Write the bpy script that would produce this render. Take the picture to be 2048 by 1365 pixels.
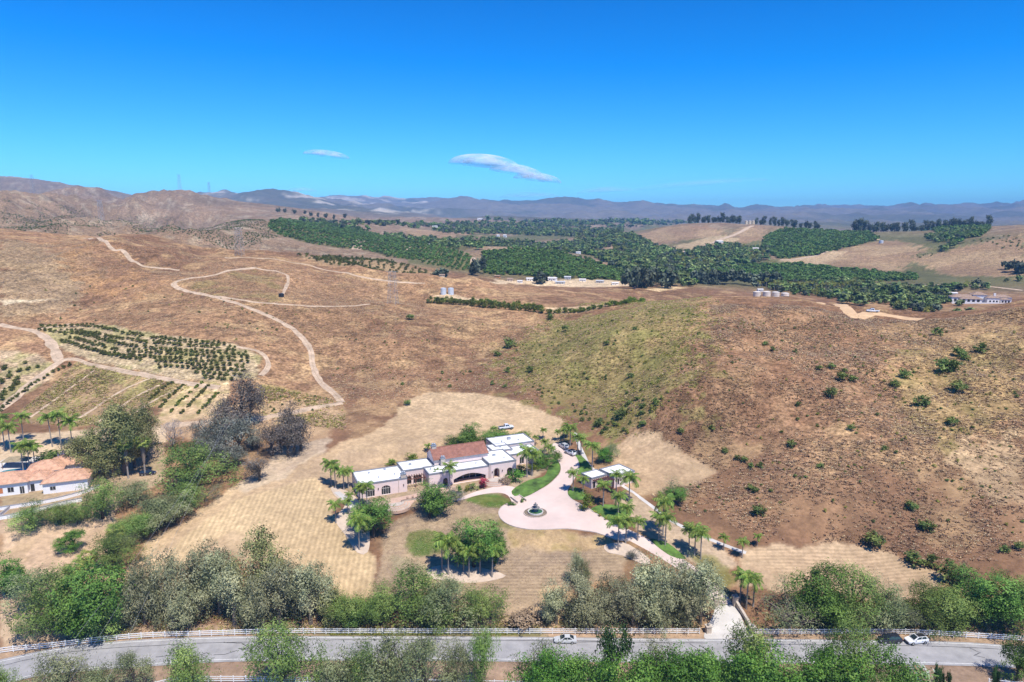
import bpy, math, random, numpy as np
from mathutils import Vector, Matrix, geometry
for _o in list(bpy.data.objects): bpy.data.objects.remove(_o)
scene = bpy.context.scene; COL = scene.collection
R = math.radians; random.seed(7); NR = np.random.RandomState(11)
# ------------------------------------------------------------------ camera, sky, sun, exposure
CH, PITCH, FPX = 90.0, R(10.28), 1365.0
cam_d = bpy.data.cameras.new('camera'); cam = bpy.data.objects.new('camera', cam_d); COL.objects.link(cam)
cam.location = (0, 0, CH); cam.rotation_euler = (R(90) - PITCH, 0, 0)
cam_d.sensor_width = 36; cam_d.lens = 24; cam_d.clip_start = 1; cam_d.clip_end = 60000
scene.camera = cam
SUN_EL, SUN_AZ = R(62), R(148)            # azimuth clockwise from +Y (the view direction): sun high behind the camera
world = bpy.data.worlds.new('World'); scene.world = world; world.use_nodes = True
wt = world.node_tree; wt.nodes.clear()
wo = wt.nodes.new('ShaderNodeOutputWorld'); wb = wt.nodes.new('ShaderNodeBackground')
sky = wt.nodes.new('ShaderNodeTexSky'); sky.sky_type = 'NISHITA'; sky.sun_disc = False
sky.sun_elevation = SUN_EL; sky.sun_rotation = SUN_AZ; sky.altitude = 200
sky.air_density = 1.0; sky.dust_density = 0.05; sky.ozone_density = 1.6
hs = wt.nodes.new('ShaderNodeMix'); hs.data_type = 'RGBA'; hs.blend_type = 'MULTIPLY'; hs.inputs['Factor'].default_value = 1.0
hs.inputs['B'].default_value = (.31, .535, .80, 1)      # the clear, polarised blue of this sky
wt.links.new(sky.outputs[0], hs.inputs['A']); gm = wt.nodes.new('ShaderNodeGamma'); gm.inputs[1].default_value = 1.5; wt.links.new(hs.outputs['Result'], gm.inputs[0]); sb = wt.nodes.new('ShaderNodeVectorMath'); sb.operation = 'SUBTRACT'; sb.inputs[1].default_value = (.62, 0, 0); mxv = wt.nodes.new('ShaderNodeVectorMath'); mxv.operation = 'MAXIMUM'; mxv.inputs[1].default_value = (.03, 0, 0)
wt.links.new(gm.outputs[0], sb.inputs[0]); wt.links.new(sb.outputs[0], mxv.inputs[0]); wt.links.new(mxv.outputs[0], wb.inputs[0])
wb.inputs[1].default_value = 0.085; wt.links.new(wb.outputs[0], wo.inputs[0])
sl = bpy.data.lights.new('sun', 'SUN'); sun = bpy.data.objects.new('sun', sl); COL.objects.link(sun)
sl.energy = 4.6; sl.angle = R(0.53); sl.color = (1.0, 0.94, 0.85)
_sd = Vector((math.sin(SUN_AZ) * math.cos(SUN_EL), math.cos(SUN_AZ) * math.cos(SUN_EL), math.sin(SUN_EL)))
sun.rotation_euler = (-_sd).to_track_quat('-Z', 'Y').to_euler(); sun.location = (0, 0, 400)
vs = scene.view_settings; vs.view_transform = 'Standard'; vs.look = 'None'; vs.exposure = 0.38; vs.gamma = 1.0; vs.use_curve_mapping = False
scene.cycles.volume_bounces = 0; scene.cycles.max_bounces = 6; scene.cycles.transparent_max_bounces = 32
scene.cycles.use_adaptive_sampling = True; scene.cycles.adaptive_threshold = 0.015
try: scene.cycles.use_denoising = True; scene.cycles.denoiser = 'OPENIMAGEDENOISE'
except Exception: pass
# ------------------------------------------------------------------ helpers: objects, tags, meshes
def tag(o, label=None, cat=None, group=None, kind=None):
    if label: o['label'] = label
    if cat: o['category'] = cat
    if group: o['group'] = group
    if kind: o['kind'] = kind
    return o
def empty(name, loc, rz=0):
    o = bpy.data.objects.new(name, None); COL.objects.link(o); o.location = loc; o.rotation_euler = (0, 0, rz); return o
def link(name, me, parent=None, mat=None):
    o = bpy.data.objects.new(name, me); COL.objects.link(o)
    if parent is not None: o.parent = parent
    if mat is not None and not me.materials: me.materials.append(mat)
    return o
def cp(o, parent=None):
    c = o.copy(); COL.objects.link(c); c.parent = parent; return c
def fast_mesh(name, V, F, mats=(), smooth=False, mi=None):
    """V (n,3) array, F (m,k) int array with constant k"""
    V = np.asarray(V, np.float32); F = np.asarray(F, np.int32); k = F.shape[1]
    me = bpy.data.meshes.new(name)
    me.vertices.add(len(V)); me.vertices.foreach_set('co', V.ravel())
    me.loops.add(F.size); me.loops.foreach_set('vertex_index', F.ravel())
    me.polygons.add(len(F)); me.polygons.foreach_set('loop_start', np.arange(0, F.size, k, dtype=np.int32))
    me.polygons.foreach_set('loop_total', np.full(len(F), k, np.int32))
    if smooth: me.polygons.foreach_set('use_smooth', np.ones(len(F), bool))
    for m in mats: me.materials.append(m)
    if mi is not None: me.polygons.foreach_set('material_index', np.asarray(mi, np.int32))
    me.update(calc_edges=True); return me
class MB:
    def __init__(s): s.v = []; s.f = []
    def add(s, v, f):
        b = len(s.v); s.v += [tuple(q) for q in v]; s.f += [tuple(i + b for i in q) for q in f]; return s
    def box(s, x0, y0, z0, x1, y1, z1):
        return s.add([(x0,y0,z0),(x1,y0,z0),(x1,y1,z0),(x0,y1,z0),(x0,y0,z1),(x1,y0,z1),(x1,y1,z1),(x0,y1,z1)],
            [(0,3,2,1),(4,5,6,7),(0,1,5,4),(1,2,6,5),(2,3,7,6),(3,0,4,7)])
    def tube(s, pts, rads, n=7, cap=True):
        pts = [Vector(p) for p in pts]; vv = []; ff = []
        for i, p in enumerate(pts):
            d = (pts[min(i+1, len(pts)-1)] - pts[max(i-1, 0)]).normalized()
            a = d.orthogonal().normalized() if abs(d.z) < .9 else Vector((1,0,0)) - d * d.x
            a.normalize(); b = d.cross(a); r = rads[i] if hasattr(rads, '__len__') else rads
            for k in range(n):
                t = 2*math.pi*k/n; vv.append(p + (a*math.cos(t) + b*math.sin(t))*r)
        for i in range(len(pts)-1):
            for k in range(n):
                q = (k+1) % n; ff.append((i*n+k, i*n+q, (i+1)*n+q, (i+1)*n+k))
        if cap: ff.append(tuple(range(n))[::-1]); ff.append(tuple((len(pts)-1)*n+k for k in range(n)))
        return s.add(vv, ff)
    def lathe(s, prof, n=24, c=(0,0,0), a0=0, a1=2*math.pi):
        full = abs(a1-a0-2*math.pi) < 1e-6; m = n if full else n+1; vv = []; ff = []
        for r, z in prof:
            for k in range(m):
                t = a0 + (a1-a0)*k/n; vv.append((c[0]+r*math.cos(t), c[1]+r*math.sin(t), c[2]+z))
        for i in range(len(prof)-1):
            for k in range(n if full else n):
                q = (k+1) % m if full else k+1
                ff.append((i*m+k, i*m+q, (i+1)*m+q, (i+1)*m+k))
        return s.add(vv, ff)
    def prism(s, poly, z0, z1):
        n = len(poly); return s.add([(x,y,z0) for x,y in poly]+[(x,y,z1) for x,y in poly],
            [tuple(range(n))[::-1], tuple(range(n, 2*n))]+[(i,(i+1)%n,n+(i+1)%n,n+i) for i in range(n)])
    def build(s, name, mat, parent=None, smooth=False):
        me = bpy.data.meshes.new(name); me.from_pydata(s.v, [], s.f); me.update()
        if smooth: me.polygons.foreach_set('use_smooth', [True]*len(me.polygons))
        return link(name, me, parent, mat)
# ------------------------------------------------------------------ materials
MATS = {}
def mat(name, col, rough=0.8, var=0.15, scale=1.0, bump=0.0, bscale=None, metal=0.0, spec=0.4, coat=0.0):
    if name in MATS: return MATS[name]
    m = bpy.data.materials.new(name); m.use_nodes = True; t = m.node_tree; b = t.nodes['Principled BSDF']
    b.inputs['Roughness'].default_value = rough; b.inputs['Metallic'].default_value = metal
    b.inputs['Specular IOR Level'].default_value = spec; b.inputs['Coat Weight'].default_value = coat
    tc = t.nodes.new('ShaderNodeTexCoord'); nz = t.nodes.new('ShaderNodeTexNoise')
    nz.inputs['Scale'].default_value = scale; nz.inputs['Detail'].default_value = 6; nz.inputs['Roughness'].default_value = .62
    t.links.new(tc.outputs['Object'], nz.inputs['Vector'])
    mx = t.nodes.new('ShaderNodeMix'); mx.data_type = 'RGBA'
    lo = tuple(c*(1-var*1.6) for c in col)+(1,); hi = tuple(min(1, c*(1+var*1.3)) for c in col)+(1,)
    mx.inputs['A'].default_value = lo; mx.inputs['B'].default_value = hi
    rp = t.nodes.new('ShaderNodeMapRange'); rp.inputs[1].default_value = .3; rp.inputs[2].default_value = .7
    t.links.new(nz.outputs[0], rp.inputs[0]); t.links.new(rp.outputs[0], mx.inputs['Factor']); t.links.new(mx.outputs['Result'], b.inputs['Base Color'])
    if bump:
        n2 = t.nodes.new('ShaderNodeTexNoise'); n2.inputs['Scale'].default_value = bscale or scale*4; n2.inputs['Detail'].default_value = 4
        t.links.new(tc.outputs['Object'], n2.inputs['Vector'])
        bp = t.nodes.new('ShaderNodeBump'); bp.inputs['Strength'].default_value = .6; bp.inputs['Distance'].default_value = bump
        t.links.new(n2.outputs[0], bp.inputs['Height']); t.links.new(bp.outputs[0], b.inputs['Normal'])
    MATS[name] = m; return m
def leafmat(name, dark, mid, light, trans=0.28, vary=0.22):
    if name in MATS: return MATS[name]
    dark, mid, light = (tuple(min(.75, c*1.5) for c in q) for q in (dark, mid, light))
    m = bpy.data.materials.new(name); m.use_nodes = True; t = m.node_tree; t.nodes.clear()
    out = t.nodes.new('ShaderNodeOutputMaterial'); at = t.nodes.new('ShaderNodeAttribute'); at.attribute_name = 'tint'
    cr = t.nodes.new('ShaderNodeValToRGB'); e = cr.color_ramp.elements
    e[0].position = .05; e[0].color = dark+(1,); e[1].position = .95; e[1].color = light+(1,); k = e.new(.5); k.color = mid+(1,)
    oi = t.nodes.new('ShaderNodeObjectInfo'); mr = t.nodes.new('ShaderNodeMapRange'); mr.inputs[3].default_value = 1-vary; mr.inputs[4].default_value = 1+vary
    mh = t.nodes.new('ShaderNodeMapRange'); mh.inputs[3].default_value = .488; mh.inputs[4].default_value = .515
    hv = t.nodes.new('ShaderNodeHueSaturation')
    t.links.new(oi.outputs['Random'], mr.inputs[0]); t.links.new(oi.outputs['Random'], mh.inputs[0])
    t.links.new(at.outputs['Fac'], cr.inputs[0]); t.links.new(cr.outputs[0], hv.inputs['Color'])
    t.links.new(mr.outputs[0], hv.inputs['Value']); t.links.new(mh.outputs[0], hv.inputs['Hue'])
    d = t.nodes.new('ShaderNodeBsdfPrincipled'); d.inputs['Roughness'].default_value = .62; d.inputs['Specular IOR Level'].default_value = .25
    tr = t.nodes.new('ShaderNodeBsdfTranslucent'); ms = t.nodes.new('ShaderNodeMixShader'); ms.inputs[0].default_value = trans
    t.links.new(hv.outputs[0], d.inputs['Base Color']); t.links.new(hv.outputs[0], tr.inputs[0])
    t.links.new(d.outputs[0], ms.inputs[1]); t.links.new(tr.outputs[0], ms.inputs[2]); t.links.new(ms.outputs[0], out.inputs[0])
    MATS[name] = m; return m
# ------------------------------------------------------------------ noise
def _h(i, j, s):
    n = (i.astype(np.int64)*374761393 + j.astype(np.int64)*668265263 + s*1442695041) & 0x7fffffff
    n = ((n ^ (n >> 13))*1274126177) & 0x7fffffff
    return ((n ^ (n >> 16)) & 0xffff)/65535.0
def vnoise(x, y, s=0):
    x = np.asarray(x, float); y = np.asarray(y, float)
    i = np.floor(x); j = np.floor(y); fx = x-i; fy = y-j; fx = fx*fx*(3-2*fx); fy = fy*fy*(3-2*fy)
    a = _h(i,j,s); b = _h(i+1,j,s); c = _h(i,j+1,s); d = _h(i+1,j+1,s)
    return (a*(1-fx)+b*fx)*(1-fy)+(c*(1-fx)+d*fx)*fy
def fbm(x, y, s=0, o=4, g=.5):
    r = 0; a = 1; t = 0
    for k in range(o):
        r = r + a*vnoise(x*2**k+k*17.3, y*2**k-k*9.1, s+k); t += a; a *= g
    return r/t
def ridged(x, y, s=0, o=5):
    r = 0; a = 1; t = 0
    for k in range(o):
        r = r + a*(1-abs(2*vnoise(x*2**k+k*7.7, y*2**k+k*3.3, s+k)-1)); t += a; a *= .5
    return r/t
# ------------------------------------------------------------------ the terrain: heights from surveyed points (photo bearing, distance or level)
def E_of(py):
    v = (682.5-py)/FPX; return math.tan(math.atan(v)-PITCH)
def s_of(px, py):
    v = (682.5-py)/FPX; return (px-1024)/FPX/(math.cos(PITCH)+v*math.sin(PITCH))
PTS = []
def cz(px, py, z): PTS.append((s_of(px,py), (z-CH)/E_of(py), z))
def cy(px, py, Y): PTS.append((s_of(px,py), Y, CH+Y*E_of(py)))
def ch(px, Y, z): PTS.append((s_of(px,435), Y, z))
for a in [(px,py,0.) for px,py in ((0,1345),(200,1310),(400,1297),(650,1295),(900,1297),(1150,1299),(1400,1301),(1650,1303),(1850,1308),(2048,1318))]: cz(*a)
for px in (-200,300,800,1300,1800,2250): ch(px,58,-1); ch(px,92,-.5)
for a in [(100,1250,2),(300,1240,1.5),(600,1235,1.5),(850,1240,1.2),(1100,1240,1.3),(1300,1235,1.5),(1450,1212,1.8),(1600,1240,1.2),(1800,1245,1.2),(2000,1250,1.5),
  (900,1150,4),(900,1060,6.5),(700,1010,8.6),(790,1000,8.8),(860,1000,8.8),(950,985,9),(1040,985,8.8),(1000,960,9.2),(1080,930,10),(1140,905,11),(1070,1025,8),(1180,1000,8.6),
  (1250,1000,9),(1200,1060,7),(1300,1085,6),(1400,1150,3.8),(1250,1150,4),(1100,1150,3.8),(600,1130,4.6),(1000,800,17),(860,790,18),(650,900,13),(500,1000,9),(300,1100,5),(100,1080,6),
  (100,1000,8.2),(100,950,9),(50,890,12.5),(350,830,16),(100,820,16),(100,650,35),(0,660,35),(300,720,28),(500,740,26),(500,690,32),(300,660,36),(100,720,27),(200,760,22),(0,740,25),
  (700,690,27),(640,740,22),(680,800,18),(800,700,26),(960,700,23),(1000,770,18),(1200,700,33),(1200,790,20),(1120,835,15),(1100,700,27),(1240,875,15),(1380,780,30),(1410,680,41),
  (1600,800,28),(1800,800,27),(2048,800,29),(1700,700,36.5),(2000,700,39),(1450,1000,9.5),(1700,1000,13),(2048,1000,14),(1320,900,15),(1290,980,9.2),(1700,1100,5),(1900,1130,5),(2048,1150,6),(1600,1150,3),(1480,1110,4.6),
  (1550,700,37),(1500,850,22),(1900,900,20),(1650,900,20)]: cz(*a)
for a in [(350,570,410),(0,560,410),(0,465,640),(150,475,650),(300,478,600),(480,512,560),(620,525,560),(750,545,540),(870,560,520),(500,540,480),(570,600,400),(440,590,400),(700,610,420),(785,607,445),
  (200,600,390),(600,660,350),(900,650,380),(1000,612,440),(1280,603,430),(895,584,500),(1070,573,560),(1300,578,640),(1150,600,480),(1090,650,385),(1400,597,370),(1600,598,352),(1850,635,335),(2048,612,310),(1750,622,345),
  (0,450,800),(0,396,1100),(250,462,820),(250,432,1000),(100,400,1350),(300,400,1750),(390,412,1700),(480,406,1900),(200,388,2300),(0,360,3300),(120,378,3200),(400,405,3300),(-150,372,3300),(270,393,3300),
  (420,430,1150),(400,470,800),(480,500,800),(560,485,880),(600,505,640),(700,520,640),(830,545,640),(560,436,1500),(600,450,1300),(750,480,1100),(700,500,950),(850,530,770),(930,520,860),(650,462,1200),
  (1100,562,720),(1300,562,760),(1000,548,760),(1050,497,1000),(1200,530,900),(1230,555,780),(1200,480,1600),(1000,487,1350),(900,490,1250),(800,441,2500),(900,460,1900),(1100,455,2500),(1300,446,4000),(1000,442,3500),
  (1970,605,640),(1700,572,800),(1600,562,850),(1400,545,950),(1800,552,900),(1700,500,1150),(1830,480,1270),(2030,468,1050),(1950,525,930),(1650,463,1500),(1500,449,1600),(1350,450,1600),(1300,490,1350),(1450,492,1250),(1920,458,1450),(1560,500,1200),(1760,466,1500),
  (550,398,5200),(650,410,6000),(480,402,5200),(850,405,8000),(740,410,7500),(1000,414,8500),(1150,414,8800),(1280,424,9500),(1400,428,10000),(1470,436,10500),(1600,430,11000),(1700,429,11300),(1850,430,11500),(2048,421,11500),(2200,424,11500),
  (1300,440,6500),(1700,442,6500),(1000,438,6000),(2000,443,6000),(700,425,4000),(600,420,4200)]: cy(*a)
for a in [(150,740,64),(0,720,70),(300,700,60),(450,680,48),(250,1250,72),(100,1700,95),(300,2300,90),(50,2500,100),(560,720,46),(700,760,40),(1500,470,30),(1700,460,22),(1900,440,20),(2048,430,30),(1300,520,22),(1070,640,24),
  (1100,1250,22),(1500,2300,25),(1350,2300,28),(1700,2300,25),(1950,2300,30),(1830,1800,30),(560,2600,60),(800,5500,60),(500,4200,80),(0,5000,100),(300,13800,50),(1024,13800,40),(1700,13800,40),(2300,13800,40),(-300,13800,60),
  (780,600,34),(900,600,32),(1400,460,30)]: ch(*a)
_P = np.array(PTS)
_l = _P[_P[:,0] < -.70].copy(); _l[:,0] -= .36; _r = _P[_P[:,0] > .70].copy(); _r[:,0] += .34
_P = np.vstack([_P,_l,_r])
def _ker(d2): return d2*np.log(d2+1e-9)
def tps_fit(P, lam=2e-4):
    A = np.stack([P[:,0], np.log(P[:,1])],1); n = len(A); q = P[:,2]/P[:,1]
    K = _ker(((A[:,None]-A[None])**2).sum(-1)) + lam*np.eye(n); Q = np.hstack([np.ones((n,1)),A])
    M = np.block([[K,Q],[Q.T,np.zeros((3,3))]]); return A, np.linalg.solve(M, np.r_[q,np.zeros(3)])
_A, _C = tps_fit(_P)
NS, NW = 660, 780
SG = np.linspace(-1.22,1.22,NS)
_wa = np.linspace(math.log(58), math.log(700), 520); _wb = np.linspace(math.log(700), math.log(14000), NW-520+1)[1:]
WG = np.r_[_wa,_wb]
def tps(s, w):
    out = np.empty(s.size); s = s.ravel(); w = w.ravel(); n = len(_A)
    for i in range(0, s.size, 20000):
        a = s[i:i+20000,None]-_A[None,:,0]; b = w[i:i+20000,None]-_A[None,:,1]
        out[i:i+20000] = _ker(a*a+b*b)@_C[:n] + _C[n] + _C[n+1]*s[i:i+20000] + _C[n+2]*w[i:i+20000]
    return out
# evaluate on a coarser lattice, then cubic-free bilinear refinement is avoided: the full lattice is cheap enough
S2, W2 = np.meshgrid(SG, WG); Y2 = np.exp(W2); X2 = S2*Y2
Z2 = (tps(S2, W2).reshape(S2.shape))*Y2
def sstep(a, b, x):
    t = np.clip((x-a)/(b-a),0,1); return t*t*(3-2*t)
hillm = sstep(10,22,Z2)
Z2 += hillm*(fbm(X2/26,Y2/26,3,4)-.5)*3.2*sstep(150,300,Y2)
Z2 += hillm*(ridged(X2/34+.4*fbm(X2/60,Y2/60,5,2),Y2/95,77,3)-.6)*4.6*sstep(170,240,Y2)*sstep(.05,.25,S2)*(1-sstep(330,420,Y2))
_lf = 1-sstep(-.05,.15,S2)
Z2 += hillm*(ridged(X2/95+.3*Y2/95,Y2/140,9,3)-.55)*13*sstep(310,430,Y2)*_lf*(1-.6*sstep(560,700,Y2))
Z2 += (ridged(X2/210+.25*Y2/210,Y2/330,14,5)-.69)*.085*np.minimum(Y2,1400)*sstep(640,900,Y2)*(1-sstep(-.47,-.36,S2))*(1-sstep(1900,2800,Y2))
Z2 += sstep(600,1200,Y2)*(ridged(X2/420,Y2/420,21,5)-.55)*.018*Y2*(.2+.65*sstep(1500,3000,Y2))*(1-.6*sstep(4500,7000,Y2))
Z2 += sstep(3500,6000,Y2)*(ridged(X2/1100,Y2/1100,33,6)-.52)*.032*Y2
Z2 += .06*(fbm(X2/3,Y2/3,40,3)-.5)*(1-hillm)
def _blend(cx, cy_, rad, z, fall):
    """a graded pad: flat inside rad metres of the centre, easing out"""
    global Z2
    d = np.hypot(X2-cx, Y2-cy_); k = 1-sstep(rad, rad+fall, d); Z2 = Z2*(1-k)+z*k
HOUSE_O = (-44.3,188.1); HOUSE_A = R(23); HOUSE_Z = 9.0
_hu = (X2-HOUSE_O[0])*math.cos(HOUSE_A)+(Y2-HOUSE_O[1])*math.sin(HOUSE_A); _hv = -(X2-HOUSE_O[0])*math.sin(HOUSE_A)+(Y2-HOUSE_O[1])*math.cos(HOUSE_A)
_dx = np.maximum(np.maximum(-3-_hu,_hu-62),0); _dy = np.maximum(np.maximum(-5-_hv,_hv-25),0); _k = 1-sstep(0,9,np.hypot(_dx,_dy))
Z2 = Z2*(1-_k)+HOUSE_Z*_k
_rd = np.zeros_like(Z2)
ROAD_UP = [(-160,1362),(0,1320),(137,1293),(239,1283),(342,1277),(478,1273),(700,1273),(1000,1274),(1348,1278),(1587,1279),(1895,1284),(2014,1291),(2150,1300)]
ROAD_LO = [(-160,1432),(0,1375),(82,1352),(200,1341),(308,1333),(444,1325),(632,1322),(1000,1324),(1400,1327),(1850,1331),(2048,1337),(2150,1343)]
def unp(px, py, z=0.):
    Y = (z-CH)/E_of(py); return s_of(px,py)*Y, Y
_ru = np.array([unp(*q) for q in ROAD_UP]); _rl = np.array([unp(*q) for q in ROAD_LO])
_yu = np.interp(X2,_ru[:,0],_ru[:,1]); _yl = np.interp(X2,_rl[:,0],_rl[:,1])
_k = 1-sstep(1.5,7,np.maximum(np.maximum(Y2-_yu,_yl-Y2),0)); Z2 *= (1-_k)
_blend(28,197.5,9,9.4,5); _blend(-141,196,24,9,12); _blend(6.5,180,9,8,8)
# sampling
def Hm(x, y):
    x = np.asarray(x,float); y = np.maximum(np.asarray(y,float),58.01); s = x/y; w = np.log(y)
    fi = np.clip((s-SG[0])/(SG[1]-SG[0]),0,NS-1.001); i = fi.astype(int); fi = fi-i
    j = np.clip(np.searchsorted(WG,w)-1,0,NW-2); fj = np.clip((y-np.exp(WG[j]))/(np.exp(WG[j+1])-np.exp(WG[j])),0,1)
    return (Z2[j,i]*(1-fi)+Z2[j,i+1]*fi)*(1-fj)+(Z2[j+1,i]*(1-fi)+Z2[j+1,i+1]*fi)*fj
def H(x, y): return float(Hm(x,y))
_YS = np.exp(np.linspace(math.log(60),math.log(13900),5200))
def G(px, py, ymin=60., ymax=14000.):
    """the ground point seen at a place in the photograph"""
    s = s_of(px,py); e = E_of(py); Y = _YS[(_YS >= ymin)&(_YS <= ymax)]; d = Hm(s*Y,Y)-(CH+e*Y)
    k = np.argmax(d >= 0) if (d >= 0).any() else int(np.argmax(d))
    if d[k] >= 0 and k > 0:
        t = d[k-1]/(d[k-1]-d[k]); yy = Y[k-1]+(Y[k]-Y[k-1])*t
    else: yy = Y[k]
    return Vector((s*yy, yy, H(s*yy,yy)))
def crest(px, Y0, lo=.7, hi=1.4):
    s = s_of(px,450); Y = np.linspace(Y0*lo,Y0*hi,500); k = int(np.argmax((Hm(s*Y,Y)-CH)/Y)); return Vector((s*Y[k],Y[k],H(s*Y[k],Y[k])))
def W(pts, ymin=60., ymax=14000.): return [tuple(G(x,y,ymin,ymax)[:2]) for x,y in pts]
def inpoly(x, y, poly):
    r = np.zeros(np.shape(x),bool); n = len(poly)
    for i in range(n):
        x0,y0 = poly[i]; x1,y1 = poly[(i+1)%n]
        if y0 == y1: continue
        r ^= ((y0 > y) != (y1 > y)) & (x < (x1-x0)*(y-y0)/(y1-y0)+x0)
    return r
def dens(pts, step, closed=False):
    """Catmull-Rom through world points, resampled about every step metres"""
    P = [Vector(p).to_2d() if len(p) > 2 else Vector(p) for p in pts]; out = []; n = len(P)
    for i in range(n if closed else n-1):
        p0 = P[(i-1)%n] if closed or i > 0 else P[0]; p1 = P[i]; p2 = P[(i+1)%n]; p3 = P[(i+2)%n] if closed or i+2 < n else P[-1]
        m = max(1,int((p2-p1).length/step))
        for k in range(m):
            t = k/m; out.append(.5*((2*p1)+(p2-p0)*t+(2*p0-5*p1+4*p2-p3)*t*t+(3*p1-p0-3*p2+p3)*t**3))
    if not closed: out.append(P[-1])
    return out
# ------------------------------------------------------------------ ground cover colours (albedo of soil, straw, brush), per terrain vertex
def mixc(A, B, k): return A*(1-k[...,None])+np.asarray(B)*k[...,None]
n1 = fbm(X2/60,Y2/60,50,4); n2 = fbm(X2/13,Y2/13,60,4); n3 = fbm(X2/4,Y2/4,70,3); n4 = fbm(X2/230,Y2/230,80,4)
C2 = np.zeros(Z2.shape+(3,)); C2[:] = (.30,.185,.115)
C2 = mixc(C2,(.195,.112,.073),sstep(.44,.60,n1)*.85)
C2 = mixc(C2,(.41,.285,.17),sstep(.50,.66,n2)*.6)
C2 = mixc(C2,(.145,.088,.06),sstep(.50,.66,n3)*.55)
# greyer sage scrub on the second row of hills and beyond, browner with distance
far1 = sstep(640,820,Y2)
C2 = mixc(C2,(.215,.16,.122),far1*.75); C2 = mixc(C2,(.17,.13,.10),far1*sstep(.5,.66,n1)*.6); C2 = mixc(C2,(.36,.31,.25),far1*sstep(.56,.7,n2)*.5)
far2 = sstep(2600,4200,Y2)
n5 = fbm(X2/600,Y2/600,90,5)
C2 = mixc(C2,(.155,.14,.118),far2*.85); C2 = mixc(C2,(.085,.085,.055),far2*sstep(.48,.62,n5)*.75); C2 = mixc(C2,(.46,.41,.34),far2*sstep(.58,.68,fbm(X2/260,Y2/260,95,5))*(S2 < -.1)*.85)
# the low valley floor is green
vall = sstep(650,800,Y2)*(1-sstep(45,75,Z2))*(S2 > -.15)*(1-far2*.6)
C2 = mixc(C2,(.10,.115,.05),vall*sstep(.40,.56,n4+.12)*.8)
PL_A = np.zeros_like(Z2); PL_B = np.zeros_like(Z2)
jx = (fbm(X2/5,Y2/5,101,3)-.5); jy = (fbm(X2/5,Y2/5,111,3)-.5)
def zone(poly, col, k=1., jit=5., ymin=60., ymax=14000., alt=None, asc=9.):
    wp = W(poly,ymin,ymax); xs = [q[0] for q in wp]; ys = [q[1] for q in wp]
    m = (X2 > min(xs)-12)&(X2 < max(xs)+12)&(Y2 > min(ys)-12)&(Y2 < max(ys)+12)
    sc = max(1,sum(ys)/len(ys)/250)
    ins = np.zeros_like(Z2); xx = X2[m]; yy = Y2[m]; a = 0
    for dx,dy in ((0,0),(.5,.3),(-.5,.3),(.1,-.6),(-.2,.7)): a = a+inpoly(xx+(jx[m]*jit+dx)*sc, yy+(jy[m]*jit+dy)*sc, wp)
    ins[m] = a/5.
    C2[m] = mixc(C2[m], col, ins[m]*k)
    if alt is not None: C2[m] = mixc(C2[m], alt, ins[m]*k*sstep(.45,.62,fbm(xx/asc,yy/asc,int(abs(poly[0][0]))+5,4))*.75)
    return ins
STRAW = (.53,.405,.275); SOIL = (.47,.355,.25); DUST = (.56,.43,.31); LAWN = (.085,.165,.028); LAWND = (.17,.185,.06)
# spur with greener scrub, dark burnt slopes, straw on the right-hand flank
for _k,_j in ((.3,80),(.34,45),(.34,22)): zone([(1000,730),(1060,680),(1110,645),(1250,615),(1380,603),(1400,700),(1360,790),(1300,845),(1230,875),(1150,845),(1060,800)],(.25,.215,.095),_k,_j,alt=(.15,.165,.05))
zone([(1460,620),(1700,640),(1760,720),(1700,860),(1560,900),(1440,850),(1420,700)],(.20,.115,.075),.65,14,alt=(.33,.21,.135))
zone([(1800,700),(2048,650),(2048,830),(1900,900),(1800,860)],(.30,.225,.115),.6,14,alt=(.19,.165,.07))
zone([(1880,900),(2048,860),(2048,1000),(1960,1010)],(.50,.38,.25),.6,14,alt=(.33,.23,.15))
zone([(1700,650),(1850,640),(2048,615),(2048,690),(1850,700)],(.42,.295,.175),.5,12)
zone([(0,480),(100,485),(220,540),(140,620),(0,640)],(.33,.25,.17),.6,12,alt=(.22,.165,.12))
zone([(60,480),(240,500),(330,560),(280,600),(160,580)],(.26,.155,.10),.6,14,alt=(.40,.235,.12))
zone([(370,575),(510,540),(570,555),(555,605),(440,598)],(.215,.135,.085),.7,5,alt=(.24,.20,.09))
zone([(420,520),(560,525),(700,560),(820,570),(780,600),(600,600),(560,550),(500,532),(420,540)],(.29,.18,.115),.5,8)
zone([(560,500),(700,512),(720,530),(600,512)],(.19,.12,.085),.7,6,500)
zone([(0,600),(60,600),(130,597),(10,612)],(.62,.54,.43),.7,5)
# graded and mown ground round the big house
zone([(815,800),(860,786),(930,785),(1010,795),(1070,815),(1130,845),(1120,885),(900,905),(760,940),(690,965),(672,1030),(745,1110),(738,1200),(640,1200),(560,1120),(430,1110),(330,1160),(230,1170),(300,1080),(480,970),(620,930),(720,885),(770,865),(790,830)],STRAW,.92,6,alt=(.44,.325,.22),asc=7)
zone([(600,930),(680,885),(760,855),(815,815),(850,870),(780,930),(650,960)],(.50,.375,.25),.85,6,alt=(.42,.31,.21),asc=6)
zone([(640,920),(760,880),(1000,860),(1100,870),(900,910),(700,960),(560,1010),(500,1000)],(.46,.345,.235),.65,9,alt=(.36,.27,.20))
PL_A += zone([(640,955),(672,1030),(745,1110),(738,1200),(640,1200),(560,1120),(470,1060),(430,1080),(330,1160),(270,1150),(470,1000)],(.62,.48,.30),.55,3)
zone([(590,880),(660,880),(640,915),(500,985),(480,970)],(.52,.44,.36),.6,6)
zone([(690,1015),(800,1020),(950,1000),(1010,985),(1060,960),(1105,935),(1110,880),(860,905),(690,962)],(.43,.345,.265),.85,2,alt=(.33,.26,.17),asc=3)
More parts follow.
